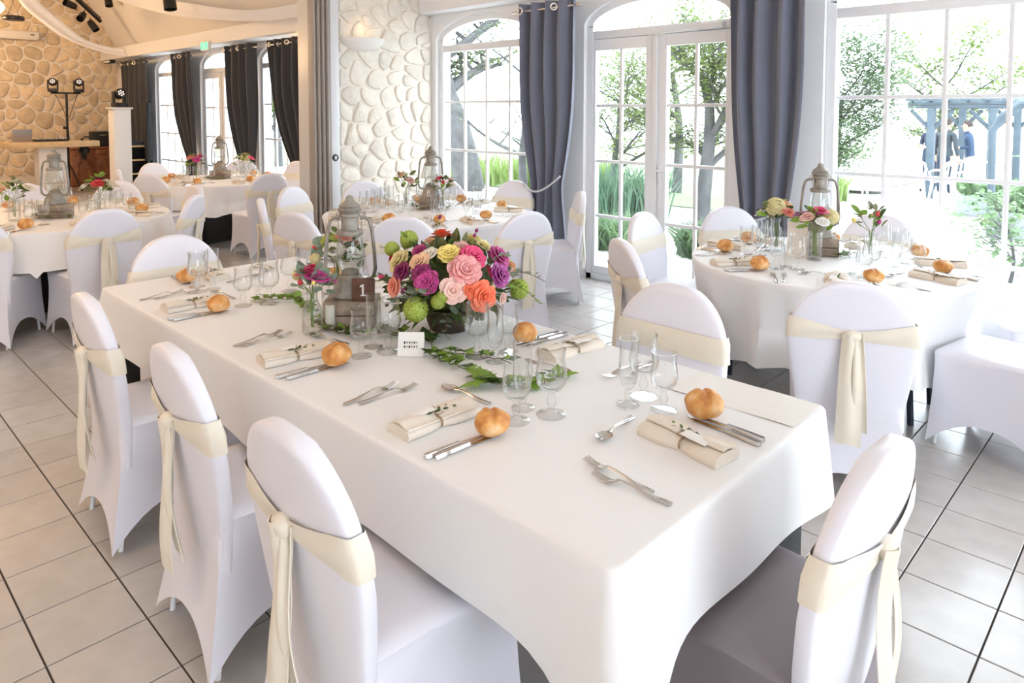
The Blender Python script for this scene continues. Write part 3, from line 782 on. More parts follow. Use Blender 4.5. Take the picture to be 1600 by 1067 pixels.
for t, lst in SEATS.items():
    (cx, cy), r = RT[t]
    for k, (p, nm) in enumerate(lst):
        a = math.atan2(p[1]-cy, p[0]-cx)
        setting((cx+(r-.0)*math.cos(a), cy+r*math.sin(a)), (-math.cos(a), -math.sin(a)), 'the %s place of %s' % (nm, RTN[t]), RTN[t].replace('the ', '', 1), t in (1, 2), k+t*10)

# ================================================================== FLOWERS
def petal(b, th, base_r, tip_r, z0, z1, half, curl, ruff=0.0):
    def fn(u, v):
        a = th+(u-.5)*2*half*(.62+.38*math.sin(PI*.5*min(1, v*1.5)))
        r = base_r+(tip_r-base_r)*v**.9+curl*max(0, v-.65)*1.5; z = z0+(z1-z0)*math.sin(PI/2*min(1, v*1.1))-curl*max(0, v-.7)*.8
        r *= 1-.24*(abs(u-.5)*2)**2.4*v; z += ruff*math.sin(7*u*2+th*3)*v-.10*(abs(u-.5)*2)**2*v
        return (r*math.cos(a), r*math.sin(a), z)
    b.grid(fn, 6, 5)
def mk_rose(layers, ruff, seed, openness=1.0):
    b = MB(); rnd = random.Random(seed)
    b.lathe([(.001, .62), (.10, .60), (.16, .45), (.12, .0)], 8)
    for (n, br, tr, z0, z1, hf, cu) in layers:
        o = rnd.uniform(0, 6)
        for k in range(n): petal(b, o+2*PI*k/n+rnd.uniform(-.1, .1), br, tr*rnd.uniform(.92, 1.06)*openness, z0, z1*rnd.uniform(.92, 1.05), hf, cu, ruff)
    return b
ROSE = mk_rose([(3, .05, .20, .1, .72, 1.25, 0), (4, .07, .34, .05, .70, 1.0, .04), (5, .08, .50, 0, .64, .85, .10), (6, .10, .70, -.05, .50, .72, .20), (7, .10, .94, -.1, .26, .62, .22)], .0, 1)
PEONY = mk_rose([(4, .05, .22, .1, .66, .95, .03), (6, .07, .40, .05, .68, .72, .05), (7, .08, .58, 0, .60, .62, .08), (8, .10, .78, -.05, .44, .55, .12), (8, .10, .97, -.1, .18, .55, .14)], .016, 2)
OPENF = mk_rose([(4, .05, .40, .05, .52, 1.0, .05), (5, .07, .66, 0, .44, .85, .1), (6, .08, .98, -.05, .22, .74, .15)], .015, 3)
def mk_ball():
    b = MB(); n = 90
    for k in range(n):
        z = 1-2*(k+.5)/n; r = math.sqrt(1-z*z); a = k*2.39996; d = Vector((r*math.cos(a), r*math.sin(a), z))
        if z < -.75: continue
        q = d.to_track_quat('Z', 'Y').to_matrix().to_4x4(); mx = Matrix.Translation(d*.78) @ q @ Matrix.Rotation(k, 4, 'Z')
        for w in range(4):
            a2 = w*PI/2; c, s = math.cos(a2), math.sin(a2)
            b.add([(0, 0, 0), (c*.16-s*.12, s*.16+c*.12, .17), (c*.27, s*.27, .02), (c*.16+s*.12, s*.16-c*.12, .17)], [(0, 1, 2, 3)], mx)
    b.lathe([(.0, -.6), (.4, -.42), (.60, 0), (.45, .42), (0, .62)], 12)
    return b
BALL = mk_ball()
BUD = MB().lathe([(.05, -.6), (.35, -.45), (.5, -.1), (.45, .3), (.25, .6), (.02, .75)], 10)
FM = {}
def fmesh(kind, col):
    if (kind, col) not in FM: FM[kind, col] = {'rose': ROSE, 'peony': PEONY, 'open': OPENF, 'ball': BALL, 'bud': BUD}[kind].mesh(kind, 'fl_'+col, True, 80)
    return FM[kind, col]
def flower(parent, p, d, r, kind, col, roll=0.0):
    o = link({'ball': 'viburnum', 'rose': 'rose', 'peony': 'peony', 'open': 'blossom', 'bud': 'bud'}[kind], fmesh(kind, col), parent, p)
    q = rotm(d); o.rotation_mode = 'QUATERNION'; o.rotation_quaternion = q @ Matrix.Rotation(roll, 3, 'Z').to_quaternion(); o.scale = (r*1.12,)*3
    return o
LM = {}
def lmesh(kind, mt):
    if (kind, mt) not in LM:
        b = MB()
        if kind == 'leaf': b.add(LEAFV, LEAFF)
        elif kind == 'round': b.add([(0, 0, 0)]+[(.46*math.sin(2*PI*k/10), .5-.5*math.cos(2*PI*k/10), .07*math.cos(2*PI*k/5)) for k in range(1, 10)]+[(0, .5, -.04)], [(i, i+1, 10) for i in range(0, 9)]+[(9, 0, 10)])
        elif kind == 'ivy':
            o = [(0, 0), (.16, -.10), (.36, .02), (.27, .20), (.55, .42), (.26, .48), (.20, .66), (0, 1.02), (-.20, .66), (-.26, .48), (-.55, .42), (-.27, .20), (-.36, .02), (-.16, -.10)]
            b.add([(x, y, -.10*abs(x)*1.5-.12*(y-.3)**2) for x, y in o]+[(0, .30, .04)], [(i, (i+1) % 14, 14) for i in range(14)])
        LM[kind, mt] = b.mesh(kind+'_leaf', mt, True, 80)
    return LM[kind, mt]
def leaf(parent, p, d, s, kind, mt, roll=0.0, name='leaf'):
    o = link(name, lmesh(kind, mt), parent, p); o.rotation_mode = 'QUATERNION'
    o.rotation_quaternion = Vector(d).to_track_quat('Y', 'Z') @ Matrix.Rotation(roll, 3, 'Y').to_quaternion(); o.scale = (s,)*3
    return o

# ---- the big low arrangement in its bark bowl
BC = Vector((-2.08, 1.80, TZ))
bo = thing('bark_bowl', 'dark bark bowl holding the big bouquet on the long table', 'bowl', BC)
part('shell', MB().lathe([(.0, .001), (.078, .001), (.090, .03), (.098, .07), (.100, .085), (.092, .085), (.086, .06), (.0, .05)], 28), 'bark', bo)
part('rim_band', MB().lathe([(.099, .072), (.103, .076), (.103, .086), (.096, .090), (.092, .084)], 28), 'bark', bo)
fa = thing('flower_arrangement', 'large bright bouquet of roses, ranunculus and peonies in a bark bowl', 'bouquet', BC+Vector((0, 0, .06)))
FL = [(-0.071, 0.015, 0.344, 0.037, 'coral'), (-0.037, 0.055, 0.345, 0.015, 'yellow'), (-0.054, -0.058, 0.341, 0.018, 'peach'), (-0.175, -0.148, 0.309, 0.022, 'lime'), (-0.146, -0.086, 0.341, 0.027, 'lime'),
 (0.107, -0.096, 0.319, 0.033, 'yellow'), (-0.057, -0.194, 0.28, 0.037, 'paleyellow'), (-0.006, -0.143, 0.319, 0.025, 'magenta'), (0.045, -0.139, 0.318, 0.023, 'cream'), (0.046, -0.184, 0.29, 0.031, 'peach'), (-0.162, -0.152, 0.27, 0.018, 'red'),
 (0.165, -0.037, 0.305, 0.04, 'hotpink'), (0.191, -0.095, 0.268, 0.047, 'pink'), (0.173, 0.088, 0.287, 0.038, 'magenta'), (0.232, 0.037, 0.238, 0.035, 'purple'), (0.186, 0.145, 0.236, 0.016, 'palepink'), (-0.008, -0.224, 0.255, 0.029, 'plum'),
 (0.082, -0.204, 0.261, 0.03, 'plum'), (0.115, -0.206, 0.236, 0.034, 'magenta'), (-0.016, -0.247, 0.206, 0.029, 'coralpink'), (0.031, -0.247, 0.198, 0.015, 'plum'), (0.192, -0.153, 0.21, 0.035, 'palepink'), (0.242, -0.061, 0.183, 0.041, 'coral'),
 (0.224, -0.104, 0.207, 0.024, 'coral'), (0.171, -0.182, 0.189, 0.018, 'lime'), (0.077, -0.229, 0.135, 0.034, 'lime'), (0.159, -0.193, 0.172, 0.02, 'lime'), (0.247, -0.01, 0.205, 0.013, 'yellow'), (0.09, -0.229, 0.21, 0.013, 'yellow'),
 (0.095, -0.024, 0.336, 0.024, 'palepink'), (0.107, 0.079, 0.324, 0.024, 'paleyellow'), (0.243, 0.046, 0.154, 0.017, 'palepink'), (-0.164, -0.206, 0.209, 0.014, 'hotpink'),
 # round the far side
 (-0.19, 0.09, 0.27, 0.035, 'pink'), (-0.12, 0.19, 0.25, 0.036, 'coral'), (0.02, 0.22, 0.25, 0.034, 'magenta'), (0.12, 0.20, 0.22, 0.033, 'peach'), (-0.23, -0.02, 0.21, 0.032, 'purple'), (-0.2, 0.14, 0.17, 0.03, 'yellow'), (0.0, 0.12, 0.32, 0.034, 'paleyellow'), (-0.05, 0.24, 0.16, 0.032, 'hotpink'), (0.18, 0.2, 0.15, 0.03, 'lime')]
KIND = dict(coral='rose', yellow='peony', peach='rose', lime='ball', paleyellow='peony', magenta='peony', cream='open', red='rose', hotpink='peony', pink='peony', purple='peony', palepink='open', plum='rose', coralpink='rose')
rnd = random.Random(3); stems = MB()
for (x, y, z, r, c) in FL:
    d = Vector((x, y, (z-.16)*1.3)).normalized(); k = KIND[c] if r > .0165 else 'bud'
    flower(fa, (x, y, z-.06), d, r*1.25, k, c, rnd.uniform(0, 6))
    stems.tube([(x*.15, y*.15, .02), (x*.6, y*.6, (z-.06)*.65), (x-d.x*r*.3, y-d.y*r*.3, z-.06-d.z*r*.3)], .0022, 5)
for (x, y, z, tx, ty, tz) in ((-.07, -.02, .30, -.06, .0, .37), (.10, .02, .28, .12, .03, .335), (.12, .0, .28, .13, .01, .32)):
    stems.tube([(x*.3, y*.3, .05), (x, y, z), (tx, ty, tz)], .0016, 5); flower(fa, (tx, ty, tz), (tx-x, ty-y, .06), .012, 'bud', 'plum')
part('stems', stems, 'stem', fa)
core = MB().lathe([(.0, .025), (.085, .03), (.150, .075), (.165, .12), (.14, .175), (.085, .21), (0, .22)], 20)
part('moss_core', core, 'ivydark', fa)
rnd = random.Random(8)
for k in range(215):                                                   # greenery between the heads
    u = rnd.uniform(-.45, 1); a = rnd.uniform(0, 2*PI); rr = math.sqrt(max(0, 1-u*u))
    d = Vector((rr*math.cos(a), rr*math.sin(a), u)); p = Vector((d.x*.20, d.y*.20, .10+d.z*.145))
    kd, mt, s = rnd.choice((('leaf', 'olive', .07), ('leaf', 'ivydark', .075), ('round', 'euca', .036), ('leaf', 'ivydark', .06), ('round', 'olive', .035)))
    leaf(fa, p, (d+Vector((rnd.uniform(-.5, .5), rnd.uniform(-.5, .5), rnd.uniform(-.3, .5)))), s*rnd.uniform(.8, 1.25), kd, mt, rnd.uniform(-1, 1))
def spray(parent, p0, p1, n, s, kind, mt, sag=.03, seed=0):
    rnd = random.Random(seed); p0, p1 = Vector(p0), Vector(p1); pts = []
    for k in range(7):
        t = k/6; p = p0.lerp(p1, t); p.z += sag*math.sin(PI*t); pts.append(p)
    part('sprig_stem', MB().tube(pts, .0014, 5), 'twig', parent)
    for k in range(n):
        t = (k+1)/n; p = p0.lerp(p1, t); p.z += sag*math.sin(PI*t); d = (p1-p0).normalized(); sd = d.cross(Vector((0, 0, 1)))*(1 if k % 2 else -1)
        leaf(parent, p, d*.5+sd*.8+Vector((0, 0, rnd.uniform(-.2, .6))), s*rnd.uniform(.8, 1.2)*(1-.35*t), kind, mt, rnd.uniform(-.6, .6))
spray(fa, (.20, .05, .14), (.33, .16, .07), 11, .034, 'round', 'ivy', .03, 1)
spray(fa, (.20, .08, .17), (.29, .22, .14), 8, .034, 'round', 'euca', .02, 2)
spray(fa, (.04, -.17, .10), (.10, -.27, .12), 7, .05, 'round', 'euca', .03, 3)
spray(fa, (.10, -.19, .12), (.16, -.25, .15), 6, .045, 'round', 'euca', .02, 4)
spray(fa, (.10, -.10, .04), (.15, -.15, -.025), 7, .034, 'leaf', 'euca', .02, 5)
spray(fa, (.13, -.05, .06), (.22, -.10, .045), 8, .045, 'round', 'euca', .02, 12)
spray(fa, (.02, -.12, .05), (.04, -.23, .04), 9, .05, 'leaf', 'ivydark', .02, 13)
spray(fa, (-.08, -.10, .06), (-.13, -.20, .05), 9, .05, 'leaf', 'olive', .02, 14)
spray(fa, (.17, .03, .2), (.26, .06, .25), 6, .035, 'round', 'euca', .02, 6)
spray(fa, (-.15, -.1, .2), (-.22, -.17, .25), 6, .04, 'leaf', 'olive', .02, 7)
spray(fa, (-.16, -.15, .12), (-.24, -.22, .13), 8, .035, 'leaf', 'ivydark', .02, 8)
spray(fa, (-.10, -.08, .24), (-.14, -.12, .30), 4, .05, 'leaf', 'ivy', .01, 9)

# ---- bud vases with posies
def vase(loc, label, sc=1.0, kind='bottle'):
    pr = {'bottle': [(0, .002), (.034, .002), (.037, .01), (.038, .07), (.034, .10), (.022, .125), (.019, .15), (.024, .165), (.022, .165), (.017, .15), (.020, .125), (.032, .10), (.035, .07), (.034, .012), (0, .008)],
          'jar': [(0, .002), (.040, .002), (.042, .008), (.041, .16), (.039, .165), (.037, .16), (.038, .01), (0, .008)],
          'flute': [(0, .002), (.035, .002), (.034, .008), (.012, .016), (.016, .03), (.024, .08), (.034, .15), (.032, .15), (.022, .08), (.012, .03), (0, .025)]}[kind]
    o = thing('vase', label, 'vase', loc, 0, 'small glass vases'); b = MB()
    b.lathe(pr, 28); part('vessel', b, 'glass', o); o.scale = (sc,)*3
    if kind == 'bottle':
        r = MB()
        for s in (1, -1):
            for q in range(10):
                r.tube([(.0385*math.cos(2*PI*q/10+s*t*.35), .0385*math.sin(2*PI*q/10+s*t*.35), .012+.018*t) for t in range(5)], .0009, 4)
        part('cut_pattern', r, 'glass', o)
    return o
def posy(loc, label, heads, seed, spread=.06, base=.15, greens=22, gm=('olive', 'ivydark', 'euca'), neck=.018, sc=1.0):
    o = thing('posy', label, 'bouquet', loc, 0, 'small posies'); rnd = random.Random(seed); st = MB(); o.scale = (sc,)*3
    for k, (kd, c, r) in enumerate(heads):
        a = k*2.4+seed; q = spread*math.sqrt((k+.4)/len(heads)); p = Vector((q*math.cos(a), q*math.sin(a), base+.085-q*.55+rnd.uniform(-.012, .015)))
        flower(o, p, Vector((p.x*9, p.y*9, 1)), r, kd, c, rnd.uniform(0, 6))
        st.tube([(p.x*.05+rnd.uniform(-.008, .008), p.y*.05, .015), (p.x*.12, p.y*.12, base*.95), p], .0016, 5)
    part('stems', st, 'stem', o)
    for k in range(greens):
        a = rnd.uniform(0, 6.28); q = rnd.uniform(.2, 1.1)*spread; z = base+.09-q*.8+rnd.uniform(-.03, .03)
        mt = rnd.choice(gm); leaf(o, (q*math.cos(a)*.6, q*math.sin(a)*.6, z), (math.cos(a), math.sin(a), rnd.uniform(-.2, 1.2)), rnd.uniform(.03, .06), 'round' if mt == 'euca' else 'leaf', mt, rnd.uniform(-1, 1))
    return o
vase((-2.40, 1.385, SZ), 'cut-glass bud vase with pink flowers, in front of the lantern on the long table')
posy((-2.40, 1.385, SZ+.01), 'posy of magenta blossoms and eucalyptus in the cut-glass vase', [('open', 'hotpink', .042), ('open', 'magenta', .042), ('open', 'hotpink', .04), ('bud', 'red', .018), ('open', 'magenta', .03), ('ball', 'paleyellow', .022), ('bud', 'yellow', .014), ('open', 'lilac', .022)], 4, .085, .15, 34, ('euca', 'euca', 'olive'))
vase((-2.60, 1.62, SZ), 'tall glass jar vase behind the lantern on the long table', 1.0, 'jar')
posy((-2.60, 1.62, SZ+.01), 'loose posy of coral roses and greenery behind the lantern', [('rose', 'coralpink', .034), ('ball', 'lime', .036), ('open', 'white', .034), ('rose', 'palepink', .034), ('bud', 'red', .014), ('open', 'white', .026), ('open', 'lilac', .02), ('ball', 'paleyellow', .02)], 7, .115, .20, 46, ('ivydark', 'ivydark', 'olive', 'euca'), sc=1.1)

# ---- lanterns on crates
def mk_lantern():
    o = link('lantern', None)
    part('tank', MB().lathe([(0, .001), (.070, .001), (.074, .006), (.072, .018), (.062, .05), (.048, .074), (.046, .082), (.040, .088), (0, .088)], 28), 'galv', o)
    part('burner', MB().lathe([(0, .086), (.034, .086), (.036, .10), (.028, .108), (.012, .112), (0, .112)], 24), 'galv', o)
    part('globe', MB().lathe([(.036, .10), (.047, .125), (.055, .16), (.053, .195), (.044, .235), (.040, .252), (.038, .252), (.042, .235), (.051, .195), (.053, .16), (.045, .125), (.034, .10)], 28), 'globe', o)
    part('hood', MB().lathe([(0, .248), (.050, .248), (.053, .253), (.053, .262), (.050, .266), (.034, .270), (.034, .318), (.041, .322), (.042, .334), (.036, .338), (.046, .345), (.048, .352), (.040, .358), (.044, .364), (.032, .374), (.020, .384), (.016, .388), (.017, .396), (.009, .404), (0, .407)], 28), 'galv', o)
    for s in (-1, 1):
        part('side_tube', MB().tube([(s*.040, 0, .316), (s*.062, 0, .316), (s*.078, 0, .305), (s*.088, 0, .27), (s*.097, 0, .18), (s*.100, 0, .11), (s*.094, 0, .08), (s*.078, 0, .066), (s*.052, 0, .066)], .0075, 8), 'galv', o)
        part('handle_eye', MB().tube([(s*.046+.009*math.cos(a*PI/5), .004, .328+.009*math.sin(a*PI/5)) for a in range(11)], .0018, 5), 'galv', o)
    part('wire_guard', MB().tube([(.058*math.cos(a*PI/12), .058*math.sin(a*PI/12), .155) for a in range(25)], .0014, 5).tube([(.048, 0, .33), (.040, .02, .26), (.050, .036, .16), (.045, .03, .09)], .0014, 5).tube([(-.048, 0, .33), (-.040, -.02, .26), (-.050, -.036, .16), (-.045, -.03, .09)], .0014, 5), 'galv', o)
    return o
def mk_crate():
    o = link('crate', None); W, D, Hh = .20, .15, .105
    for k in range(2):
        z = .026+k*.052
        for s in (-1, 1):
            part('slat', MB().box((0, s*(D/2-.006), z), (W, .012, .048), b=.002), 'rustwood', o); part('slat', MB().box((s*(W/2-.006), 0, z), (.012, D-.026, .048), b=.002), 'rustwood', o)
    for k in range(3): part('top_board', MB().box((0, (k-1)*(D/3), Hh-.004), (W-.002, D/3-.003, .008), b=.001), 'rustwood', o)
    return o
lantern, crate = Proto(mk_lantern), Proto(mk_crate)
crate('weathered wooden crate under the lantern of the long table', 'crate', (-2.40, 1.56, SZ), .80, 'lantern crates')
lantern('aged zinc storm lantern on a crate beside the big bouquet', 'lantern', (-2.43, 1.575, SZ+.1055), .78, 'storm lanterns')
sg = thing('table_number', 'dark wooden table number reading 1, leaning on the lantern crate', 'sign', (-2.325, 1.565, SZ+.1055), .72)
part('board', MB().box((0, 0, .0445), (.090, .012, .089), b=.002), 'darkwood', sg)
one = MB().box((0, -.0072, .045), (.0075, .002, .044)).box((0, -.0072, .0235), (.019, .002, .004)).add([(-.0037, -.0082, .067), (-.0037, -.0082, .058), (-.012, -.0082, .055), (-.012, -.0082, .060)], [(0, 1, 2, 3)])
part('numeral', one, 'paper', sg, False)
part('stand_foot', MB().box((0, .016, .006), (.05, .02, .012), b=.002), 'darkwood', sg)
cj = thing('candle_jar', 'clear glass candle tube next to the cut-glass vase', 'candle', (-2.40, 1.462, SZ))
part('tube_glass', MB().lathe([(0, .001), (.030, .001), (.031, .005), (.031, .15), (.029, .15), (.029, .006), (0, .005)], 24), 'glass', cj)
part('candle', MB().lathe([(0, .006), (.020, .006), (.020, .095), (.016, .098), (0, .094)], 18), 'wax', cj)
def tent_card(loc, rz, label):
    o = thing('place_card', label, 'card', loc, rz, 'folded place cards')
    part('card', MB().sheet(lambda u, v: (-.036+.072*u, (-.022+.022*v*2) if v <= .5 else (.022*(v-.5)*2), .001+.062*(v*2 if v <= .5 else (1-v)*2)), 2, 2, .0012), 'paper', o, False)
    w = MB(); rnd = random.Random(int(rz*10))
    mx = Matrix.Translation((0, -.0115, .032)) @ Matrix.Rotation(-.345, 4, 'X')
    for i in range(2):
        for q in range(6): w.box((-.017+.0068*q, -.0011, .005-.011*i), (.0042-.002*(q % 2), .0005, .007-.0015*((q+i) % 3)), mx)
    part('lettering', w, 'ink', o, False)
    return o
tent_card((-1.945, 1.505, SZ), .75, 'folded cream place card with dark lettering on the long table').scale = (1.25,)*3
tent_card((-4.22, 3.42, SZ), .5, 'folded cream card on the round table by the stone pier')
single('paper_sheet', MB().sheet(lambda u, v: (-.19+.38*u, -.10+.20*v, .0012+.0012*math.sin(9*u+2*v)), 12, 6, .0008), 'paper', 'large white paper sheet lying at the near right corner of the long table', 'paper', loc=(-.945, 1.965, SZ), rot=(0, 0, .01))

# ---- ivy garland along the long table
def garland(name, label, pts, n, seed, parentloc, mats=('ivy', 'ivydark', 'ivy'), s0=.045):
    o = thing(name, label, 'garland', parentloc, 0, 'ivy garlands'); rnd = random.Random(seed); P = [Vector((a-parentloc[0], b-parentloc[1], .006)) for a, b in pts]
    Q = []
    for a, b in zip(P, P[1:]):
        for k in range(5): Q.append(a.lerp(b, k/5)+Vector((rnd.uniform(-.008, .008), rnd.uniform(-.008, .008), rnd.uniform(0, .010))))
    Q.append(P[-1]); part('vine', MB().tube(Q, .0017, 5), 'twig', o)
    for k in range(n):
        t = rnd.uniform(0, len(Q)-1.01); i = int(t); p = Q[i].lerp(Q[i+1], t-i); a = rnd.uniform(0, 6.28)
        leaf(o, p+Vector((rnd.uniform(-.012, .012), rnd.uniform(-.012, .012), rnd.uniform(.006, .022))), (math.cos(a), math.sin(a), rnd.uniform(-.05, .45)), s0*rnd.uniform(.55, 1.25), 'ivy', rnd.choice(mats), rnd.uniform(-.5, .5))
    return o
garland('ivy_garland', 'dark trailing ivy round the lantern crate and bark bowl', [(-2.50, 1.44), (-2.34, 1.44), (-2.23, 1.48), (-2.16, 1.56), (-2.06, 1.60), (-1.98, 1.62), (-1.92, 1.58)], 85, 2, (-2.2, 1.5, SZ), ('ivydark', 'ivydark', 'ivy', 'olive'), .042)
garland('ivy_garland', 'pale green ivy trailing towards the far end of the long table', [(-2.98, 1.46), (-2.86, 1.56), (-2.72, 1.53), (-2.58, 1.50)], 75, 3, (-2.8, 1.5, SZ), ('ivy', 'ivy', 'olive'), .04)
gv = garland('ivy_garland', 'bright ivy strand in front of the big bouquet on the long table', [(-1.88, 1.54), (-1.78, 1.52), (-1.68, 1.53), (-1.60, 1.50), (-1.54, 1.50), (-1.47, 1.53), (-1.43, 1.60), (-1.44, 1.70)], 85, 4, (-1.65, 1.52, SZ), ('ivy', 'ivy', 'ivydark'), .046)
leaf(gv, (.09, -.045, .022), (-.25, -1, -.05), .085, 'ivy', 'ivy', .2); leaf(gv, (.07, -.01, .03), (-1, -.5, .1), .07, 'ivy', 'ivy', -.2)
garland('ivy_strand', 'thin ivy strand between the flutes and the bread roll', [(-1.86, 1.56), (-1.80, 1.62), (-1.70, 1.65), (-1.62, 1.67)], 22, 6, (-1.75, 1.6, SZ), ('ivydark', 'ivy'), .032)

# ---- centrepieces of the round tables
CEN = {1: ((-1.60, 4.28), .5), 2: ((-4.78, 3.92), .9), 3: ((-6.50, 1.50), .7), 4: ((-8.75, 3.80), .6)}
POS = {1: [((-.22, -.10), 'flute', [('ball', 'paleyellow', .04), ('rose', 'peach', .035), ('open', 'white', .03), ('rose', 'coralpink', .03), ('open', 'palepink', .025)], 'yellow and peach'), ((.05, -.20), 'jar', [('open', 'hotpink', .035), ('open', 'magenta', .04), ('rose', 'palepink', .03), ('ball', 'paleyellow', .03), ('open', 'lilac', .03), ('open', 'white', .025)], 'magenta and pink'), ((.27, .06), 'flute', [('bud', 'red', .018), ('open', 'palepink', .022), ('bud', 'magenta', .016), ('rose', 'peach', .022), ('bud', 'yellow', .016)], 'dried red and peach')],
       2: [((-.22, -.10), 'flute', [('rose', 'peach', .04), ('rose', 'palepink', .03), ('open', 'white', .025)], 'peach and leafy'), ((.16, .0), 'flute', [('rose', 'hotpink', .026), ('open', 'palepink', .03), ('open', 'white', .03), ('bud', 'red', .02), ('open', 'cream', .028)], 'pink and cream')],
       3: [((-.02, -.27), 'jar', [('open', 'white', .04), ('rose', 'peach', .03), ('open', 'cream', .035)], 'white and peach'), ((.06, .30), 'jar', [('rose', 'plum', .04), ('rose', 'red', .035), ('open', 'cream', .05), ('open', 'white', .035)], 'wine red and cream')],
       4: [((-.08, -.26), 'jar', [('open', 'hotpink', .04), ('rose', 'coralpink', .04), ('open', 'magenta', .035)], 'hot pink'), ((.05, .28), 'jar', [('ball', 'paleyellow', .04), ('open', 'white', .035), ('open', 'hotpink', .03)], 'yellow and white')]}
for t, ((x, y), a) in CEN.items():
    crate('weathered crate under the lantern of '+RTN[t], 'crate', (x, y, SZ), a, 'lantern crates')
    lantern('aged zinc storm lantern at the centre of '+RTN[t], 'lantern', (x, y, SZ+.1055), a+.1, 'storm lanterns', 1.08)
    garland('ivy_garland', 'ivy leaves at the foot of the lantern on '+RTN[t], [(x-.16, y-.06), (x-.02, y-.14), (x+.14, y-.06), (x+.16, y+.08)], 18, t+20, (x, y, SZ), ('ivydark', 'olive'), .05)
    for k, ((dx, dy), vk, heads, nm) in enumerate(POS[t]):
        vase((x+dx, y+dy, SZ), 'small glass vase with %s flowers on %s' % (nm, RTN[t]), 1.0, vk)
        posy((x+dx, y+dy, SZ+.01), '%s posy in a vase on %s' % (nm, RTN[t]), heads, t*5+k, .085, .12, 26, ('olive', 'ivydark', 'ivy'), sc=1.35)
s8 = thing('table_number', 'small wooden table number sign reading 8 by the stone-pier lantern', 'sign', (-4.70, 3.83, SZ+.1055), .75)
part('board', MB().box((0, 0, .0445), (.090, .012, .089), b=.002), 'rustwood', s8)
n8 = MB()
for zc, rr in ((.032, .013), (.056, .011)): n8.tube([(rr*math.cos(2*PI*q/14), -.0075, zc+rr*math.sin(2*PI*q/14)) for q in range(15)], .003, 5)
part('numeral', n8, 'paper', s8)
cr1 = thing('menu_card', 'tall cream menu card standing before the lantern by the big window', 'card', (-1.66, 4.10, SZ), .25)
part('card', MB().sheet(lambda u, v: (-.055+.11*u, .03*v, .001+.20*v), 2, 2, .002), 'napkin', cr1, False)

# ================================================================== FAR ROOM
def lamp(name, loc, col, watts, r, parent=None):
    l = bpy.data.lights.new(name, 'POINT'); l.color = col; l.energy = watts; l.shadow_soft_size = r
    o = bpy.data.objects.new(name, l); COL.objects.link(o); o.location = loc
    if parent: o.parent = parent
    return o
WARM = (1.0, 0.62, 0.30)
# DJ desk: thick oak slab on a white pier
dk = thing('dj_desk', 'thick oak desk slab on a white pier before the stone wall', 'desk', (-15.7, 3.58, 0))
part('slab', MB().box((0, 0, .955), (.62, 1.50, .11), b=.006), 'oak', dk)
part('pier', MB().box((-.05, .0, .452), (.40, .46, .895), b=.01), 'wall', dk)
lp = thing('laptop', 'open silver laptop on the oak desk', 'laptop', (-15.52, 3.08, 1.011), 0)
part('base', MB().box((-.10, 0, .006), (.22, .31, .012), b=.003), 'laptop', lp)
part('screen_lid', MB().box((.0, 0, .118), (.008, .31, .225), mx=Matrix.Translation((.012, 0, .012)) @ Matrix.Rotation(.25, 4, 'Y'), b=.003), 'laptop', lp)
mixer = thing('dj_mixer', 'low black DJ controller beside the laptop', 'mixer', (-15.62, 3.55, 1.011)); part('body', MB().box((0, 0, .022), (.28, .56, .04), b=.006), 'blackmetal', mixer)
for k in range(5): part('knob', MB().lathe([(0, .022), (.012, .022), (.014, 0)], 10, (.06-.03*(k % 2), -.2+.1*k, .042)), 'chrome', mixer)
hp = single('headphones', MB().tube([(0, -.08+.16*q/10, .025+.05*math.sin(PI*q/10)) for q in range(11)], .014, 8).box((0, -.08, .025), (.07, .03, .05), b=.01).box((0, .08, .025), (.07, .03, .05), b=.01), 'black', 'black headphones lying on the right end of the oak desk', 'headphones', loc=(-15.6, 4.16, 1.011))
# T-bar stand with two beam lights
st = thing('light_stand', 'black T-bar light stand rising behind the oak desk', 'stand', (-16.25, 4.0, 0))
part('pole', MB().tube([(0, 0, .05), (0, 0, 1.93)], .022, 10), 'blackmetal', st)
part('crossbar', MB().tube([(0, -.27, 1.94), (0, .25, 1.94)], .018, 8), 'blackmetal', st)
part('clamp', MB().box((0, -.03, 1.25), (.06, .09, .06), b=.01), 'blackmetal', st)
for k in range(3): part('leg', MB().tube([(0, 0, .55), (.42*math.cos(k*2.1+.3), .42*math.sin(k*2.1+.3), .012)], .012, 8), 'blackmetal', st)
part('cable', MB().tube([(0, -.2, 1.93), (.02, -.08, 1.65), (.03, .0, 1.4), (.03, .02, 1.0)], .006, 6).tube([(0, .2, 1.93), (.02, .08, 1.6), (.03, .03, 1.45)], .006, 6), 'blackmetal', st)
M['led'] = mat('pale_led_lens', (0.8, 0.75, 0.72), 0.2, emit=(1.0, 0.9, 0.85), estr=0.6)
def mk_head():
    o = link('moving_head', None)
    part('base', MB().box((0, 0, .04), (.20, .20, .08), b=.015), 'blackmetal', o)
    for s in (-1, 1): part('yoke', MB().box((0, s*.095, .17), (.09, .03, .22), b=.012), 'blackmetal', o)
    hd = part('head', MB().lathe([(0, -.08), (.06, -.075), (.085, -.03), (.09, .05), (.082, .085), (.07, .085), (.068, .075), (0, .075)], 20, mx=Matrix.Translation((0, 0, .225)) @ Matrix.Rotation(1.25, 4, 'Y')), 'blackmetal', o)
    for k in range(7):
        a = k*PI/3; r = .042 if k < 6 else 0
        part('lens', MB().lathe([(0, .004), (.013, .003), (.016, -.006)], 10, mx=Matrix.Translation((0, 0, .225)) @ Matrix.Rotation(1.25, 4, 'Y') @ Matrix.Translation((r*math.cos(a), r*math.sin(a), .079))), 'led', hd)
    return o
mh = Proto(mk_head)
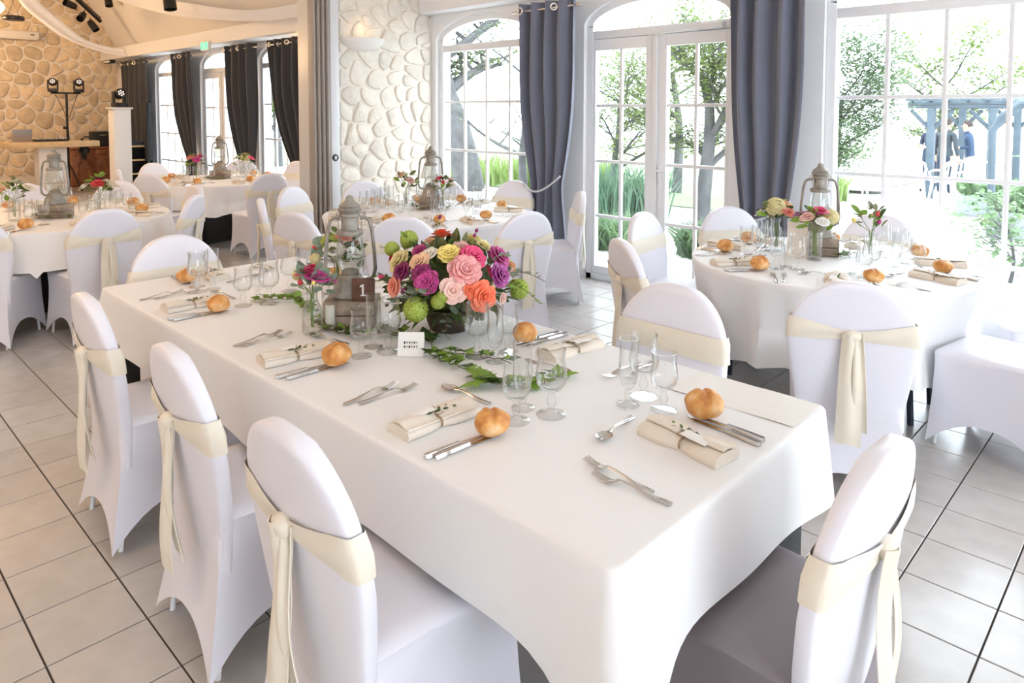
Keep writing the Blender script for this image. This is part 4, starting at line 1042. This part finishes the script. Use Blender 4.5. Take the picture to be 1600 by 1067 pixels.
mh('black moving head light on the left end of the T-bar', 'stage light', (-16.25, 3.77, 1.958), -.3, 'moving head lights', .85); mh('black moving head light on the right end of the T-bar', 'stage light', (-16.25, 4.22, 1.958), -.1, 'moving head lights', .85)
pl = thing('plinth', 'tall white square plinth carrying a stage light', 'plinth', (-13.5, 4.12, 0))
part('shaft', MB().box((0, 0, .81), (.28, .28, 1.62), b=.008), 'beam', pl); part('cap', MB().box((0, 0, 1.635), (.34, .34, .03), b=.006), 'beam', pl); part('base', MB().box((0, 0, .03), (.34, .34, .06), b=.006), 'beam', pl)
mh('black moving head light standing on the white plinth', 'stage light', (-13.5, 4.12, 1.651), .2, 'moving head lights', 1.0)
# carved cabinet with gear, black open rack
cb = thing('cabinet', 'reddish wooden cabinet with arched door beside the white plinth', 'cabinet', (-17.02, 4.62, 0))
part('body', MB().box((0, 0, .40), (.5, .86, .78), b=.008), 'walnut', cb); part('top', MB().box((0, 0, .805), (.56, .92, .035), b=.008), 'walnut', cb)
for s in (-1, 1):
    d = part('door', MB().box((.255, s*.205, .36), (.02, .36, .56), b=.006), 'walnut', cb)
    part('door_panel', MB().tube([(.268, s*.205-.12, .14), (.268, s*.205-.12, .46), (.268, s*.205-.07, .54), (.268, s*.205, .57), (.268, s*.205+.07, .54), (.268, s*.205+.12, .46), (.268, s*.205+.12, .14), (.268, s*.205-.12, .14)], .012, 6), 'walnut', d)
    part('drawer', MB().box((.255, s*.205, .71), (.02, .36, .10), b=.006), 'walnut', cb)
sp_ = thing('speaker_case', 'black equipment case on the reddish cabinet', 'case', (-17.0, 4.80, .8225)); part('case_body', MB().box((0, 0, .16), (.36, .36, .32), b=.02), 'black', sp_); part('case_handle', MB().tube([(.19, -.08, .24), (.22, -.06, .25), (.22, .06, .25), (.19, .08, .24)], .01, 6), 'chrome', sp_)
fan_ = single('spotlight', MB().lathe([(0, -.09), (.06, -.085), (.09, -.02), (.10, .08), (.085, .08), (.08, .02), (0, .0)], 18, mx=Matrix.Rotation(1.3, 4, 'Y')).box((0, 0, -.13), (.08, .08, .09), b=.01), 'blackmetal', 'black spotlight hanging at the cabinet edge under the oak desk', 'spotlight', loc=(-16.6, 4.36, .76))
rk = thing('open_rack', 'black open rack with pale shelf edges beside the plinth', 'shelf', (-14.6, 4.72, 0))
for s in (-1, 1): part('side_panel', MB().box((0, s*.24, .5), (.4, .03, 1.0), b=.004), 'black', rk)
part('back_panel', MB().box((-.19, 0, .5), (.02, .46, 1.0)), 'black', rk)
for k in range(4):
    sh = part('shelf_board', MB().box((0, 0, .14+.26*k), (.38, .45, .03)), 'black', rk); part('edge_strip', MB().box((.193, 0, .14+.26*k), (.006, .45, .028)), 'oak', sh)
single('speaker_column', MB().box((0, 0, 1.2), (.12, .10, 1.1), b=.01).box((0, 0, .33), (.05, .05, .66)).box((0, 0, .02), (.3, .3, .04)), 'black', 'slim black column speaker beside the corner curtain', 'speaker', loc=(-14.35, 4.86, .0))
# air conditioner, cable, emergency lamp, exit sign
ac = thing('air_conditioner', 'long white air conditioner high on the stone wall', 'air conditioner', (BX+.15, 3.25, 3.03)); part('body', MB().box((0, 0, .09), (.22, 1.05, .17), b=.03), 'acwhite', ac); part('vent_flap', MB().box((.09, 0, .006), (.10, .96, .012)), 'acwhite', ac); part('badge', MB().box((.112, .40, .10), (.004, .07, .022)), 'blackmetal', ac)
em = thing('emergency_lamp', 'small black framed emergency lamp at the beam end', 'lamp', (-16.9, 4.99, 2.605)); part('housing', MB().box((0, 0, .035), (.42, .10, .07), b=.01), 'black', em); part('diffuser', MB().box((.0, -.052, .035), (.34, .008, .045), b=.003), 'paper', em)
M['exitgreen'] = mat('exit_green', (0.05, 0.5, 0.2), 0.4, emit=(0.1, 0.95, 0.45), estr=1.2)
ex = thing('exit_sign', 'small green lit exit sign below the far room beam', 'sign', (-11.8, 4.93, 2.60)); part('box', MB().box((0, 0, .06), (.30, .05, .15), b=.008), 'beam', ex)
man = MB().box((0, -.027, .06), (.26, .004, .11)); part('lit_panel', man, 'exitgreen', ex)
fig = MB().box((-.03, -.031, .085), (.018, .003, .018)).box((-.025, -.031, .06), (.014, .003, .035)).box((-.04, -.031, .035), (.012, .003, .03)).box((-.012, -.031, .036), (.012, .003, .028)).box((.05, -.031, .06), (.05, .003, .012)).box((.07, -.031, .06), (.012, .003, .035)); part('running_man', fig, 'paper', ex, False)
# lighting bar with par cans under the sloping ceiling
tb = thing('lighting_bar', 'black lighting bar slanting under the sloped ceiling', 'lighting bar', (-16.0, 4.35, 3.58))
part('bar', MB().tube([(0, -.24, .26), (0, .24, -.20)], .035, 8).tube([(0, -.24, .33), (0, .24, -.13)], .012, 6), 'blackmetal', tb)
part('top_bar', MB().box((0, .02, .30), (.10, .62, .06), b=.01), 'blackmetal', tb)
part('hanger', MB().tube([(0, -.1, .1), (0, -.1, 1.2)], .012, 6).tube([(0, .1, .3), (0, .1, 1.2)], .012, 6), 'blackmetal', tb)
def mk_par():
    o = link('par_can', None); part('can', MB().lathe([(0, -.13), (.055, -.12), (.068, -.06), (.072, .10), (.065, .10), (.06, -.02), (0, -.02)], 18), 'blackmetal', o)
    part('bracket', MB().tube([(-.08, 0, 0), (-.085, 0, -.14), (.085, 0, -.14), (.08, 0, 0)], .008, 6), 'blackmetal', o); return o
par = Proto(mk_par)
for (y, z, rx, ry, lab) in ((4.02, 3.66, 1.1, .9, 'black par can at the upper end of the slanting bar'), (4.22, 3.44, .5, 2.2, 'black par can in the middle of the slanting bar'), (4.42, 3.27, -.4, 2.6, 'black par can at the lower end of the slanting bar')):
    o = par(lab, 'stage light', (-15.9, y, z), 0, 'par cans on the bar'); o.rotation_euler = (rx, ry, 0)
o = par('black par can under the ceiling above the white plinth', 'stage light', (-15.6, 4.62, 3.75), 0, 'single par cans'); o.rotation_euler = (0, 2.8, 0)
o = par('black par can under the ceiling above the second far curtain', 'stage light', (-11.2, 4.15, 3.24), 0, 'single par cans'); o.rotation_euler = (0, 2.9, 0); o.scale = (1.3,)*3
# pendant ring lamp and warm bulb
pn = thing('pendant_lamp', 'dark flat disc pendant hanging before the stone wall', 'lamp', (-15.0, 2.92, 3.17))
part('disc', MB().lathe([(0, 0), (.15, 0), (.165, .02), (.165, .06), (.15, .075), (0, .075)], 24), 'blackmetal', pn)
part('wires', MB().tube([(-.0, -.09, .075), (0, 0, .30), (0, .09, .075)], .006, 5).tube([(0, 0, .30), (0, 0, 1.4)], .006, 5), 'blackmetal', pn)
M['bulb'] = mat('warm_bulb', (1, .7, .35), 0.4, emit=(1.0, 0.55, 0.18), estr=14)
bl = thing('globe_lamp', 'glowing warm globe lamp near the ceiling by the pendant', 'lamp', (-14.0, 2.50, 3.26)); part('globe', MB().lathe([(0, -.11), (.06, -.09), (.10, -.04), (.11, 0), (.10, .04), (.06, .09), (0, .11)], 16), 'bulb', bl); part('cord', MB().tube([(0, 0, .1), (0, 0, 1.2)], .006, 5), 'blackmetal', bl)
lamp('globe_lamp_light', (0.14, 0, 0), WARM, 40, .1, bl)
def ceiling_lamp(loc, watts, label, r=.10):
    o = thing('pendant_globe', label, 'lamp', loc, 0, 'warm pendant globes over the aisle'); part('globe', MB().lathe([(0, -.10), (.06, -.08), (.09, -.03), (.10, 0), (.09, .03), (.06, .08), (0, .10)], 16), 'bulb', o); part('cord', MB().tube([(0, 0, .1), (0, 0, 1.6)], .006, 5), 'blackmetal', o)
    lamp('pendant_light', (0, 0, -.13), WARM, watts, r, o); return o
ceiling_lamp((-15.2, 2.2, 3.3), 120, 'warm pendant globe before the stone end wall'); ceiling_lamp((-11.5, 1.6, 3.3), 80, 'warm pendant globe in the middle of the far room')
ceiling_lamp((-7.2, .35, 3.3), 60, 'warm pendant globe at the room divide'); ceiling_lamp((-3.2, -.75, 3.0), 45, 'warm pendant globe over the near aisle')
# wall lamps
M['plaster'] = mat('plaster_bowl', (0.80, 0.77, 0.73), 0.7)
def half_bowl(r=.27, d=.20, h=.13): 
    return MB().grid(lambda u, v: (d*math.sin(PI*u)*math.sin(PI/2*v), -r*math.cos(PI*u)*math.sin(PI/2*v), -h*math.cos(PI/2*v)), 20, 8)
wl = thing('wall_lamp', 'half-bowl plaster wall lamp on the pale stone pier', 'lamp', (SX+.02, 4.335, 2.36)); part('bowl', half_bowl(), 'plaster', wl); lamp('wall_lamp_light', (.10, 0, .10), (1, .66, .36), .4, .06, wl)
w2 = thing('wall_lamp', 'glowing wall lamp behind the folding partition beside the curtain', 'lamp', (-8.75, WY-.005, 2.28), -PI/2); part('bowl', half_bowl(.13, .12, .10), 'bulb', w2); lamp('wall_lamp_light', (.15, 0, .14), (1, .55, .18), 16, .06, w2)
# ceiling drapes
def drape(name, label, A, B_, sag=0):
    def fn(u, v):
        n = len(A)-1; k = min(int(v*n), n-1); t = v*n-k; a = Vector(A[k]).lerp(Vector(A[k+1]), t); b = Vector(B_[k]).lerp(Vector(B_[k+1]), t)
        p = a.lerp(b, u); p.x += .03*math.sin(u*9); return p
    single(name, MB().sheet(fn, 10, 30, .004), 'drape', label, 'drape', 'white ceiling drapes', ang=80)
def smooth(P, m=5):
    P = [Vector(p) for p in P]; out = []
    for k in range(len(P)-1):
        p0, p1, p2, p3 = P[max(k-1, 0)], P[k], P[k+1], P[min(k+2, len(P)-1)]
        for q in range(m):
            t = q/m; out.append(.5*((2*p1)+(p2-p0)*t+(2*p0-5*p1+4*p2-p3)*t*t+(3*p1-p0-3*p2+p3)*t**3))
    return out+[P[-1]]
drape('ceiling_drape', 'white fabric swag sweeping across the stone wall to the beam', smooth([(-15.6, 2.95, 4.1), (-15.6, 3.15, 3.56), (-15.6, 3.50, 3.22), (-15.6, 3.92, 2.93), (-15.6, 4.50, 2.74), (-15.6, 4.93, 2.69)]), smooth([(-15.8, 3.2, 4.15), (-15.8, 3.45, 3.68), (-15.8, 3.86, 3.29), (-15.8, 4.24, 2.99), (-15.8, 4.66, 2.87), (-15.8, 4.93, 2.86)]))
drape('ceiling_drape', 'white fabric swag running under the cream ceiling towards the partition', smooth([(-17.0, 4.3, 4.25), (-15.14, 4.6, 3.73), (-12.56, 4.6, 3.22), (-10.57, 4.6, 2.95), (-8.98, 4.6, 2.80), (-7.4, 4.6, 2.78)]), smooth([(-14.6, 4.45, 4.3), (-12.83, 4.5, 3.56), (-10.8, 4.5, 3.17), (-9.35, 4.5, 2.96), (-7.99, 4.5, 2.92), (-7.3, 4.5, 2.95)]))

# ================================================================== GARDEN OUTSIDE
def gz(y): return -.03-.025*max(0, y-6.2)
M['paving'] = mat('pale_gravel_paving', (0.55, 0.53, 0.50), 0.9, var=0.15, vscale=1.5, bump=0.3, bscale=30)
M['lawn'] = mat('lawn_green', (0.19, 0.24, 0.12), 0.9, var=0.3, vscale=2, bump=0.4, bscale=40)
M['flag'] = per_object(mat('terrace_flagstone', (0.60, 0.56, 0.51), 0.8, var=0.15, vscale=6, bump=0.2, bscale=40), .06)
M['leafA'] = leaf_mat('spring_leaf', (0.16, 0.235, 0.06), (0.22, 0.30, 0.09), 0.45)
M['leafB'] = leaf_mat('blue_green_leaf', (0.12, 0.195, 0.095), (0.17, 0.26, 0.125), 0.45)
M['reed'] = leaf_mat('reed_blade', (0.14, 0.26, 0.165), (0.20, 0.32, 0.21), 0.4)
M['treebark'] = mat('grey_tree_bark', (0.125, 0.125, 0.13), 0.9, var=0.4, vscale=6, bump=0.6, bscale=15)
M['pergola'] = mat('blue_grey_timber', (0.09, 0.125, 0.155), 0.7, var=0.2, vscale=5)
M['plastic'] = mat('white_plastic', (0.80, 0.80, 0.80), 0.4)
M['concrete'] = mat('grey_concrete', (0.30, 0.33, 0.34), 0.8, var=0.2, vscale=5)
M['suit'] = mat('navy_suit', (0.02, 0.035, 0.07), 0.8); M['shirt'] = mat('blue_shirt', (0.035, 0.07, 0.14), 0.8); M['grey_suit'] = mat('grey_jacket', (0.045, 0.06, 0.075), 0.8); M['skin'] = mat('skin', (0.62, 0.38, 0.28), 0.6); M['hair'] = mat('dark_hair', (0.06, 0.045, 0.04), 0.7); M['trouser'] = mat('light_trousers', (0.62, 0.60, 0.57), 0.8); M['whiteshirt'] = mat('white_shirt', (0.8, 0.8, 0.8), 0.7); M['apron'] = M['whiteshirt']
gm = MB(); ys = [5.45, 6.2, 8, 12, 18, 26, 40, 70]
gm.grid(lambda u, v: (-48+90*u, ys[round(v*7)], gz(ys[round(v*7)])-.02), 2, 7); gr = struct('ground', gm, 'paving')
lw = MB(); ys2 = [11.6, 14, 20, 40, 69]
lw.grid(lambda u, v: (-47+41.2*u, ys2[round(v*4)], gz(ys2[round(v*4)])-.005), 2, 4); l_ = struct('lawn', lw, 'lawn')
# terrace flags right outside the doors
rnd = random.Random(12); x = -6.2
while x < .8:
    w = rnd.uniform(.38, .62); y = 5.56
    for r_ in range(2):
        h = rnd.uniform(.38, .5); part('flagstone', MB().box((x+w/2, y+h/2, -.034), (w-.018, h-.018, .03), b=.006), 'flag', gr); y += h
    x += w
# trees
def tree(name, label, base, h, spread, seed, nleaf, ls, mt, trunk_r=.09, lean=(0, 0), first=.3, group='garden trees', levels=3, crown=None):
    rnd = random.Random(seed); root = thing(name, label, 'tree', (base[0], base[1], gz(base[1])-.03), 0, group); tk = MB(); tips = []
    def grow(p, d, ln, r, lv):
        n = 5; pts = [p]; rr = [r]; q = p.copy(); dd = d.copy()
        for k in range(n):
            dd = (dd+Vector((rnd.uniform(-.16, .16), rnd.uniform(-.16, .16), rnd.uniform(-.06, .12)))).normalized(); q = q+dd*ln/n; pts.append(q.copy()); rr.append(r*(1-.55*(k+1)/n))
            if lv < levels and k >= (1 if lv else int(n*first)):
                for _ in range(2 if lv else 2):
                    a = rnd.uniform(0, 6.28); o = Vector((math.cos(a), math.sin(a), rnd.uniform(-.05, .7)))
                    grow(q.copy(), (dd*.35+o*spread).normalized(), ln*rnd.uniform(.42, .62), rr[-1]*.55, lv+1)
            if lv >= levels-1: tips.append((q.copy(), dd.copy()))
        tk.tube(pts, rr, 6 if lv else 9, caps=False)
    grow(Vector((0, 0, 0)), Vector((lean[0], lean[1], 1)).normalized(), h*.62, trunk_r, 0)
    part('trunk', tk, 'treebark', root)
    fb = MB()
    for k in range(nleaf):
        p, d = rnd.choice(tips); o = p+Vector((rnd.gauss(0, .13), rnd.gauss(0, .13), rnd.gauss(0, .11)))
        a = rnd.uniform(0, 6.28); v = Vector((math.cos(a), math.sin(a), rnd.uniform(-.5, .7))).normalized(); s = ls*rnd.uniform(.6, 1.3)
        sd = v.cross(Vector((0, 0, 1))).normalized()*s*.3; u_ = v*s; nn = sd.cross(v).normalized()*s*.12
        fb.add([o, o+u_*.5+sd-nn, o+u_, o+u_*.5-sd-nn], [(0, 1, 2, 3)])
    f = part('foliage', fb, mt, root, False); f['kind'] = 'stuff'; return root
tree('tree', 'stout leaning tree outside the right leaf of the french doors', (-5.30, 9.55), 3.6, .9, 3, 8000, .075, 'leafA', .13, (.10, .05), .32)
tree('tree', 'slender twiggy tree outside the left leaf of the french doors', (-7.0, 9.5), 3.1, .9, 5, 4200, .07, 'leafA', .07, (-.02, 0), .3)
tree('tree', 'thick old trunk outside the arched window by the stone pier', (-11.6, 10.6), 6.0, .8, 7, 3000, .13, 'leafA', .36, (-.05, 0), .45)
tree('tree', 'bare twiggy tree beside the left curtain outside', (-8.9, 9.5), 3.8, .95, 9, 900, .08, 'leafB', .09, (.02, 0), .2)
tree('tree', 'bushy pale green tree left of the pergola outside the big window', (-4.10, 11.6), 3.2, 1.15, 11, 17000, .07, 'leafB', .07, (0, 0), .15)
tree('tree', 'small leafy shrub tree at the right edge outside the big window', (-1.30, 8.5), 1.05, 1.0, 15, 420, .10, 'leafB', .02, (.05, 0), .1)
tree('tree', 'rounded green tree behind the french door trees', (-8.4, 14.0), 4.6, 1.0, 17, 4500, .12, 'leafA', .12, (0, 0), .25)
tree('tree', 'pale tree far beyond the pergola', (-5.2, 22.0), 4.4, 1.0, 19, 4000, .14, 'leafA', .12, (0, 0), .2)
tree('tree', 'green tree seen through the far room windows', (-21.0, 11.0), 4.6, 1.0, 21, 3500, .16, 'leafA', .14, (0, 0), .25)
tree('tree', 'broad tree outside the far room beside the old trunk', (-16.0, 10.5), 4.2, 1.0, 23, 3500, .14, 'leafB', .12, (0, 0), .25)
def clump(name, label, base, n, h, r, mt, seed, blade=.02, cat='plant', droop=.35):
    rnd = random.Random(seed); b = MB()
    for k in range(n):
        a = rnd.uniform(0, 6.28); q = r*math.sqrt(rnd.random()); p = Vector((q*math.cos(a)*1.6, q*math.sin(a), 0)); hh = h*rnd.uniform(.6, 1.1); dx, dy = rnd.uniform(-droop, droop)*hh, rnd.uniform(-droop, droop)*hh
        s = Vector((rnd.uniform(-1, 1), rnd.uniform(-1, 1), 0)).normalized()*blade
        m_ = p+Vector((dx*.35, dy*.35, hh*.6)); t = p+Vector((dx, dy, hh))
        b.add([p-s, p+s, m_+s*.8, m_-s*.8, t], [(0, 1, 2, 3), (3, 2, 4)])
    o = part('blades', b, mt, None, False); root = thing(name, label, cat, (base[0], base[1], gz(base[1])-.02)); o.parent = root; o['kind'] = 'stuff'; return root
clump('reed_clump', 'tall green reeds outside the left door leaf', (-6.15, 8.8), 420, .95, .42, 'reed', 1)
clump('shrub', 'low leafy border plants outside the left door leaf', (-5.25, 7.1), 700, .38, .36, 'leafB', 2, .022, 'shrub', .9)
clump('shrub', 'low leafy border plants outside the right door leaf', (-3.8, 7.4), 700, .40, .36, 'leafB', 3, .022, 'shrub', .9)
clump('grass_clump', 'grassy clump before the pergola outside', (-6.0, 15.4), 300, .55, .5, 'leafA', 4, .03)
clump('grass_clump', 'grass tuft outside the arched window by the stone pier', (-9.5, 11.2), 500, .7, .8, 'leafA', 5, .03)
clump('grass_clump', 'broad grass bank beyond the curved path', (-13.5, 13.5), 900, .6, 2.2, 'leafA', 6, .04)
clump('shrub', 'dense shrub beside the pergola post outside', (-.4, 19.0), 900, 1.1, .8, 'leafA', 7, .04, 'shrub', .7)
# pergola
pg = thing('pergola', 'blue grey timber pergola with braced posts in the garden', 'pergola', (-4.3, 17.9, gz(17.9)-.02))
zb = 2.02
for (x, y) in ((0, 0), (1.15, 0), (0, 2.9), (1.15, 2.9)):
    ps = part('post', MB().box((x, y, zb/2), (.15, .15, zb), b=.01), 'pergola', pg)
    for s in (-1, 1): part('brace', MB().tube([(x, y, zb-.50), (x+s*.42, y, zb-.04)], .045, 4), 'pergola', ps)
for k in range(2): part('beam', MB().box((.52, 2.9*k, zb+.07), (2.0, .10, .16), b=.01), 'pergola', pg)
for k in range(6): part('rafter', MB().box((-.38+.36*k, 1.45, zb+.21), (.07, 3.9, .12), b=.008), 'pergola', pg)
po = thing('garden_post', 'leaning blue grey arch post at the right of the big window view', 'post', (-2.36, 13.4, gz(13.4)-.02)); part('post', MB().tube([(.03, 0, 0), (0, 0, 1.5), (.12, 0, 1.75), (.35, 0, 1.95), (.8, 0, 2.0)], .055, 8), 'pergola', po)
single('string_lights', MB().tube([(-5.5+.35*k, 14.5-.1*k, 1.95+.03*math.sin(k)-.25*math.sin(PI*k/16)) for k in range(17)], .008, 5), 'blackmetal', 'thin festoon cable strung across the garden', 'cable')
# white plastic chairs, a clothed table, planters
def mk_plastic():
    o = link('plastic_chair', None)
    part('seat', MB().sheet(lambda u, v: (-.22+.44*u, -.22+.44*v, .43+.015*math.cos(6*(u-.5))), 6, 6, .02), 'plastic', o)
    for k in range(5): part('back_slat', MB().tube([(-.16+.08*k, -.21, .44), (-.17+.085*k, -.27, .64), (-.17+.085*k, -.31, .82)], .017, 6), 'plastic', o)
    part('back_rim', MB().tube([(-.24, -.2, .44), (-.25, -.27, .66), (-.22, -.31, .80), (-.12, -.325, .86), (0, -.33, .875), (.12, -.325, .86), (.22, -.31, .80), (.25, -.27, .66), (.24, -.2, .44)], .022, 8), 'plastic', o)
    for s in (-1, 1):
        part('leg', MB().tube([(s*.20, .20, .43), (s*.25, .25, 0)], [.032, .02], 8), 'plastic', o); part('leg', MB().tube([(s*.20, -.20, .43), (s*.25, -.29, 0)], [.032, .02], 8), 'plastic', o)
        part('armrest', MB().tube([(s*.25, -.26, .65), (s*.28, .05, .66), (s*.27, .2, .63), (s*.22, .22, .44)], .022, 8), 'plastic', o)
    return o
pc = Proto(mk_plastic)
for k, (x, y, a, lab) in enumerate([(-4.45, 17.1, .3, 'white plastic garden chair, first left before the pergola'), (-3.72, 16.9, 2.8, 'white plastic garden chair in front of the navy suited man'), (-3.0, 16.7, 3.5, 'white plastic garden chair right of the navy suited man'), (-5.35, 16.9, 1.2, 'white plastic garden chair, farthest left by the clothed table')]):
    pc(lab, 'chair', (x, y, gz(y)), a, 'plastic garden chairs')
gt = thing('garden_table', 'white clothed table in the garden left of the suited men', 'table', (-5.9, 18.2, gz(18.2))); part('cloth', MB().lathe([(0, .74), (.6, .74), (.63, .72), (.66, .3), (.70, .08)], 28), 'plastic', gt); part('leg', MB().tube([(0, 0, 0), (0, 0, .7)], .05, 8), 'plastic', gt)
gt2 = thing('garden_table', 'white clothed table in the garden by the third guest', 'table', (-1.95, 17.6, gz(17.6))); part('cloth', MB().lathe([(0, .80), (.42, .80), (.45, .78), (.48, .3), (.52, .05)], 28), 'plastic', gt2); part('leg', MB().tube([(0, 0, 0), (0, 0, .75)], .05, 8), 'plastic', gt2)
def planter(loc, lab, s=1.0, seed=1):
    o = thing('planter', lab, 'planter', (loc[0], loc[1], gz(loc[1])-.02)); part('trough', MB().box((0, 0, .15*s), (.9*s, .4*s, .30*s), b=.02), 'concrete', o)
    rnd = random.Random(seed); b = MB()
    for k in range(120): leaf_into(b, (rnd.uniform(-.4, .4)*s, rnd.uniform(-.16, .16)*s, .28*s), (rnd.uniform(-.6, .6), rnd.uniform(-.6, .6), 1), rnd.uniform(0, 6), rnd.uniform(.15, .34)*s)
    f = part('leaves', b, 'leafB', o, False); f['kind'] = 'stuff'
planter((-6.6, 17.2), 'grey concrete planter at the left of the garden chairs', 1.0, 1); planter((-2.55, 14.9), 'grey concrete planter at the foot of the leaning post', 1.2, 2); planter((-1.55, 12.2), 'grey concrete planter with big leaves at the right window edge', 1.3, 3)

# ---- three guests in the garden
def person(label, loc, rz, J, cols, hand_r=True, hscale=1.0):
    """J: joints by name; one skinned surface, coloured by what is worn where"""
    names = list(J); me = bpy.data.meshes.new('body'); E = [('pelvis', 'waist'), ('waist', 'chest'), ('chest', 'neck'), ('neck', 'chin'), ('chin', 'head'), ('head', 'crown'),
        ('chest', 'shL'), ('shL', 'elL'), ('elL', 'wrL'), ('wrL', 'paL'), ('chest', 'shR'), ('shR', 'elR'), ('elR', 'wrR'), ('wrR', 'paR'), ('pelvis', 'hipL'), ('hipL', 'knL'), ('knL', 'anL'), ('anL', 'toL'), ('pelvis', 'hipR'), ('hipR', 'knR'), ('knR', 'anR'), ('anR', 'toR')]
    V = [J[n][0] for n in names]; Rr = [J[n][1] for n in names]; Ei = [(names.index(a), names.index(b)) for a, b in E]
    for s in 'LR':                                                     # five fingers
        p = Vector(J['pa'+s][0]); w = Vector(J['wr'+s][0]); d = (p-w).normalized(); sd = d.cross(Vector((0, 1, 0.2))).normalized()
        pi = names.index('pa'+s)
        for k, (o, l) in enumerate(((-.030, .045), (-.012, .068), (.008, .075), (.026, .066), (.040, .05))):
            i = len(V); V += [tuple(p+sd*o+d*.022), tuple(p+sd*o*1.05+d*(.022+l*.6)+Vector((0, .006, 0))), tuple(p+sd*o*1.05+d*(.02+l)+Vector((0, .02, -.004)))]
            Rr += [(.010, .010), (.0085, .0085), (.007, .007)]; Ei += [(pi, i), (i, i+1), (i+1, i+2)]
    me.from_pydata(V, Ei, []); ob = bpy.data.objects.new('tmp_body', me); COL.objects.link(ob)
    md = ob.modifiers.new('skin', 'SKIN'); sub = ob.modifiers.new('sub', 'SUBSURF'); sub.levels = 1; sub.render_levels = 1
    for k, sv in enumerate(me.skin_vertices[0].data): sv.radius = Rr[k]; sv.use_root = (k == 0)
    dg = bpy.context.evaluated_depsgraph_get(); bm_ = bpy.data.meshes.new_from_object(ob.evaluated_get(dg)); bpy.data.objects.remove(ob)
    bm_.materials.clear()
    for c in cols: bm_.materials.append(M[c])                          # 0 jacket, 1 trousers, 2 skin, 3 shoes
    zp = J['pelvis'][0][2]-.06; zn = J['neck'][0][2]+.015
    for f in bm_.polygons:
        c = f.center; i = 0 if c.z > zp else 1
        if c.z > zn: i = 2
        for s in 'LR':
            w = Vector(J['wr'+s][0]); p = Vector(J['pa'+s][0])
            if (c-p).length < (w-p).length+.09 and (c-w).dot(p-w) > -.002: i = 2
            el = Vector(J['el'+s][0])
            if i == 1 and (c-(w+el)/2).length < .16: i = 0
        if c.z < .10: i = 3
        f.material_index = i; f.use_smooth = True
    root = thing('person', label, 'person', loc, rz); root.scale = (hscale,)*3
    bd = link('body', bm_, root)
    hd = Vector(J['head'][0]); 
    hr = MB().grid(lambda u, v: (hd.x+.088*math.cos(2*PI*u)*math.sin(PI*.62*v), hd.y-.012+.106*math.sin(2*PI*u)*math.sin(PI*.62*v)-(.03*v if math.sin(2*PI*u) < 0 else -.0), hd.z+.025+.115*math.cos(PI*.62*v)+(.10*v**3 if math.sin(2*PI*u) > .2 else 0)), 20, 8, closeu=True); part('hair', hr, 'hair', root)
    fc = MB().lathe([(0, -.012), (.012, -.006), (.014, .006), (.004, .03), (0, .034)], 8, (hd.x, hd.y+.098, hd.z-.012)); part('nose', fc, 'skin', root)
    ey = MB(); 
    for s in (-1, 1): ey.lathe([(0, -.009), (.010, 0), (0, .009)], 8, (hd.x+s*.033, hd.y+.088, hd.z+.018))
    part('eyes', ey, 'hair', root); part('mouth', MB().box((hd.x, hd.y+.088, hd.z-.055), (.05, .012, .008), b=.003), 'skin', root)
    for s in (-1, 1): part('ear', MB().lathe([(0, -.03), (.012, -.018), (.014, .012), (0, .03)], 8, (hd.x+s*.086, hd.y, hd.z)), 'skin', root)
    return root
def joints(armL, armR, lean=0.0):
    d = dict(pelvis=((0, 0, .95), (.15, .11)), waist=((0, lean*.3, 1.10), (.145, .105)), chest=((0, lean, 1.33), (.165, .115)), neck=((0, lean+.01, 1.49), (.058, .058)), chin=((0, lean+.03, 1.56), (.065, .07)), head=((0, lean+.035, 1.65), (.082, .098)), crown=((0, lean+.02, 1.74), (.05, .055)),
        shL=((-.19, lean, 1.42), (.068, .066)), shR=((.19, lean, 1.42), (.068, .066)), hipL=((-.10, 0, .88), (.10, .10)), hipR=((.10, 0, .88), (.10, .10)), knL=((-.11, .02, .50), (.068, .068)), knR=((.11, .03, .50), (.068, .068)), anL=((-.12, -.01, .09), (.047, .05)), anR=((.12, -.01, .09), (.047, .05)), toL=((-.13, .15, .035), (.045, .035)), toR=((.13, .15, .035), (.045, .035)))
    for s, (e, w, p) in (('L', armL), ('R', armR)): d['el'+s] = (e, (.050, .050)); d['wr'+s] = (w, (.034, .034)); d['pa'+s] = (p, (.036, .024))
    return d
down_L = ((-.25, -.02, 1.14), (-.26, .06, .90), (-.255, .08, .81)); down_R = ((.25, -.02, 1.14), (.26, .06, .90), (.255, .08, .81))
bent_L = ((-.25, .02, 1.14), (-.13, .25, 1.12), (-.06, .30, 1.14)); bent_R = ((.25, .02, 1.14), (.13, .26, 1.16), (.06, .31, 1.19))
Y1 = 19.4
person('person in a navy suit standing with folded hands by the garden chairs', (-4.72, 19.6, gz(19.6)-.02), 2.6, joints(bent_L, bent_R), ['suit', 'suit', 'skin', 'black'])
person('person in a grey jacket seen from behind next to the navy suit', (-4.30, 19.2, gz(19.2)-.02), -.35, joints(down_L, down_R, .02), ['grey_suit', 'suit', 'skin', 'black'], hscale=1.02)
person('person in a blue shirt and pale trousers reaching to the garden table', (-3.95, 20.0, gz(20)-.02), 1.9, joints(bent_L, down_R, .06), ['shirt', 'trouser', 'skin', 'black'])
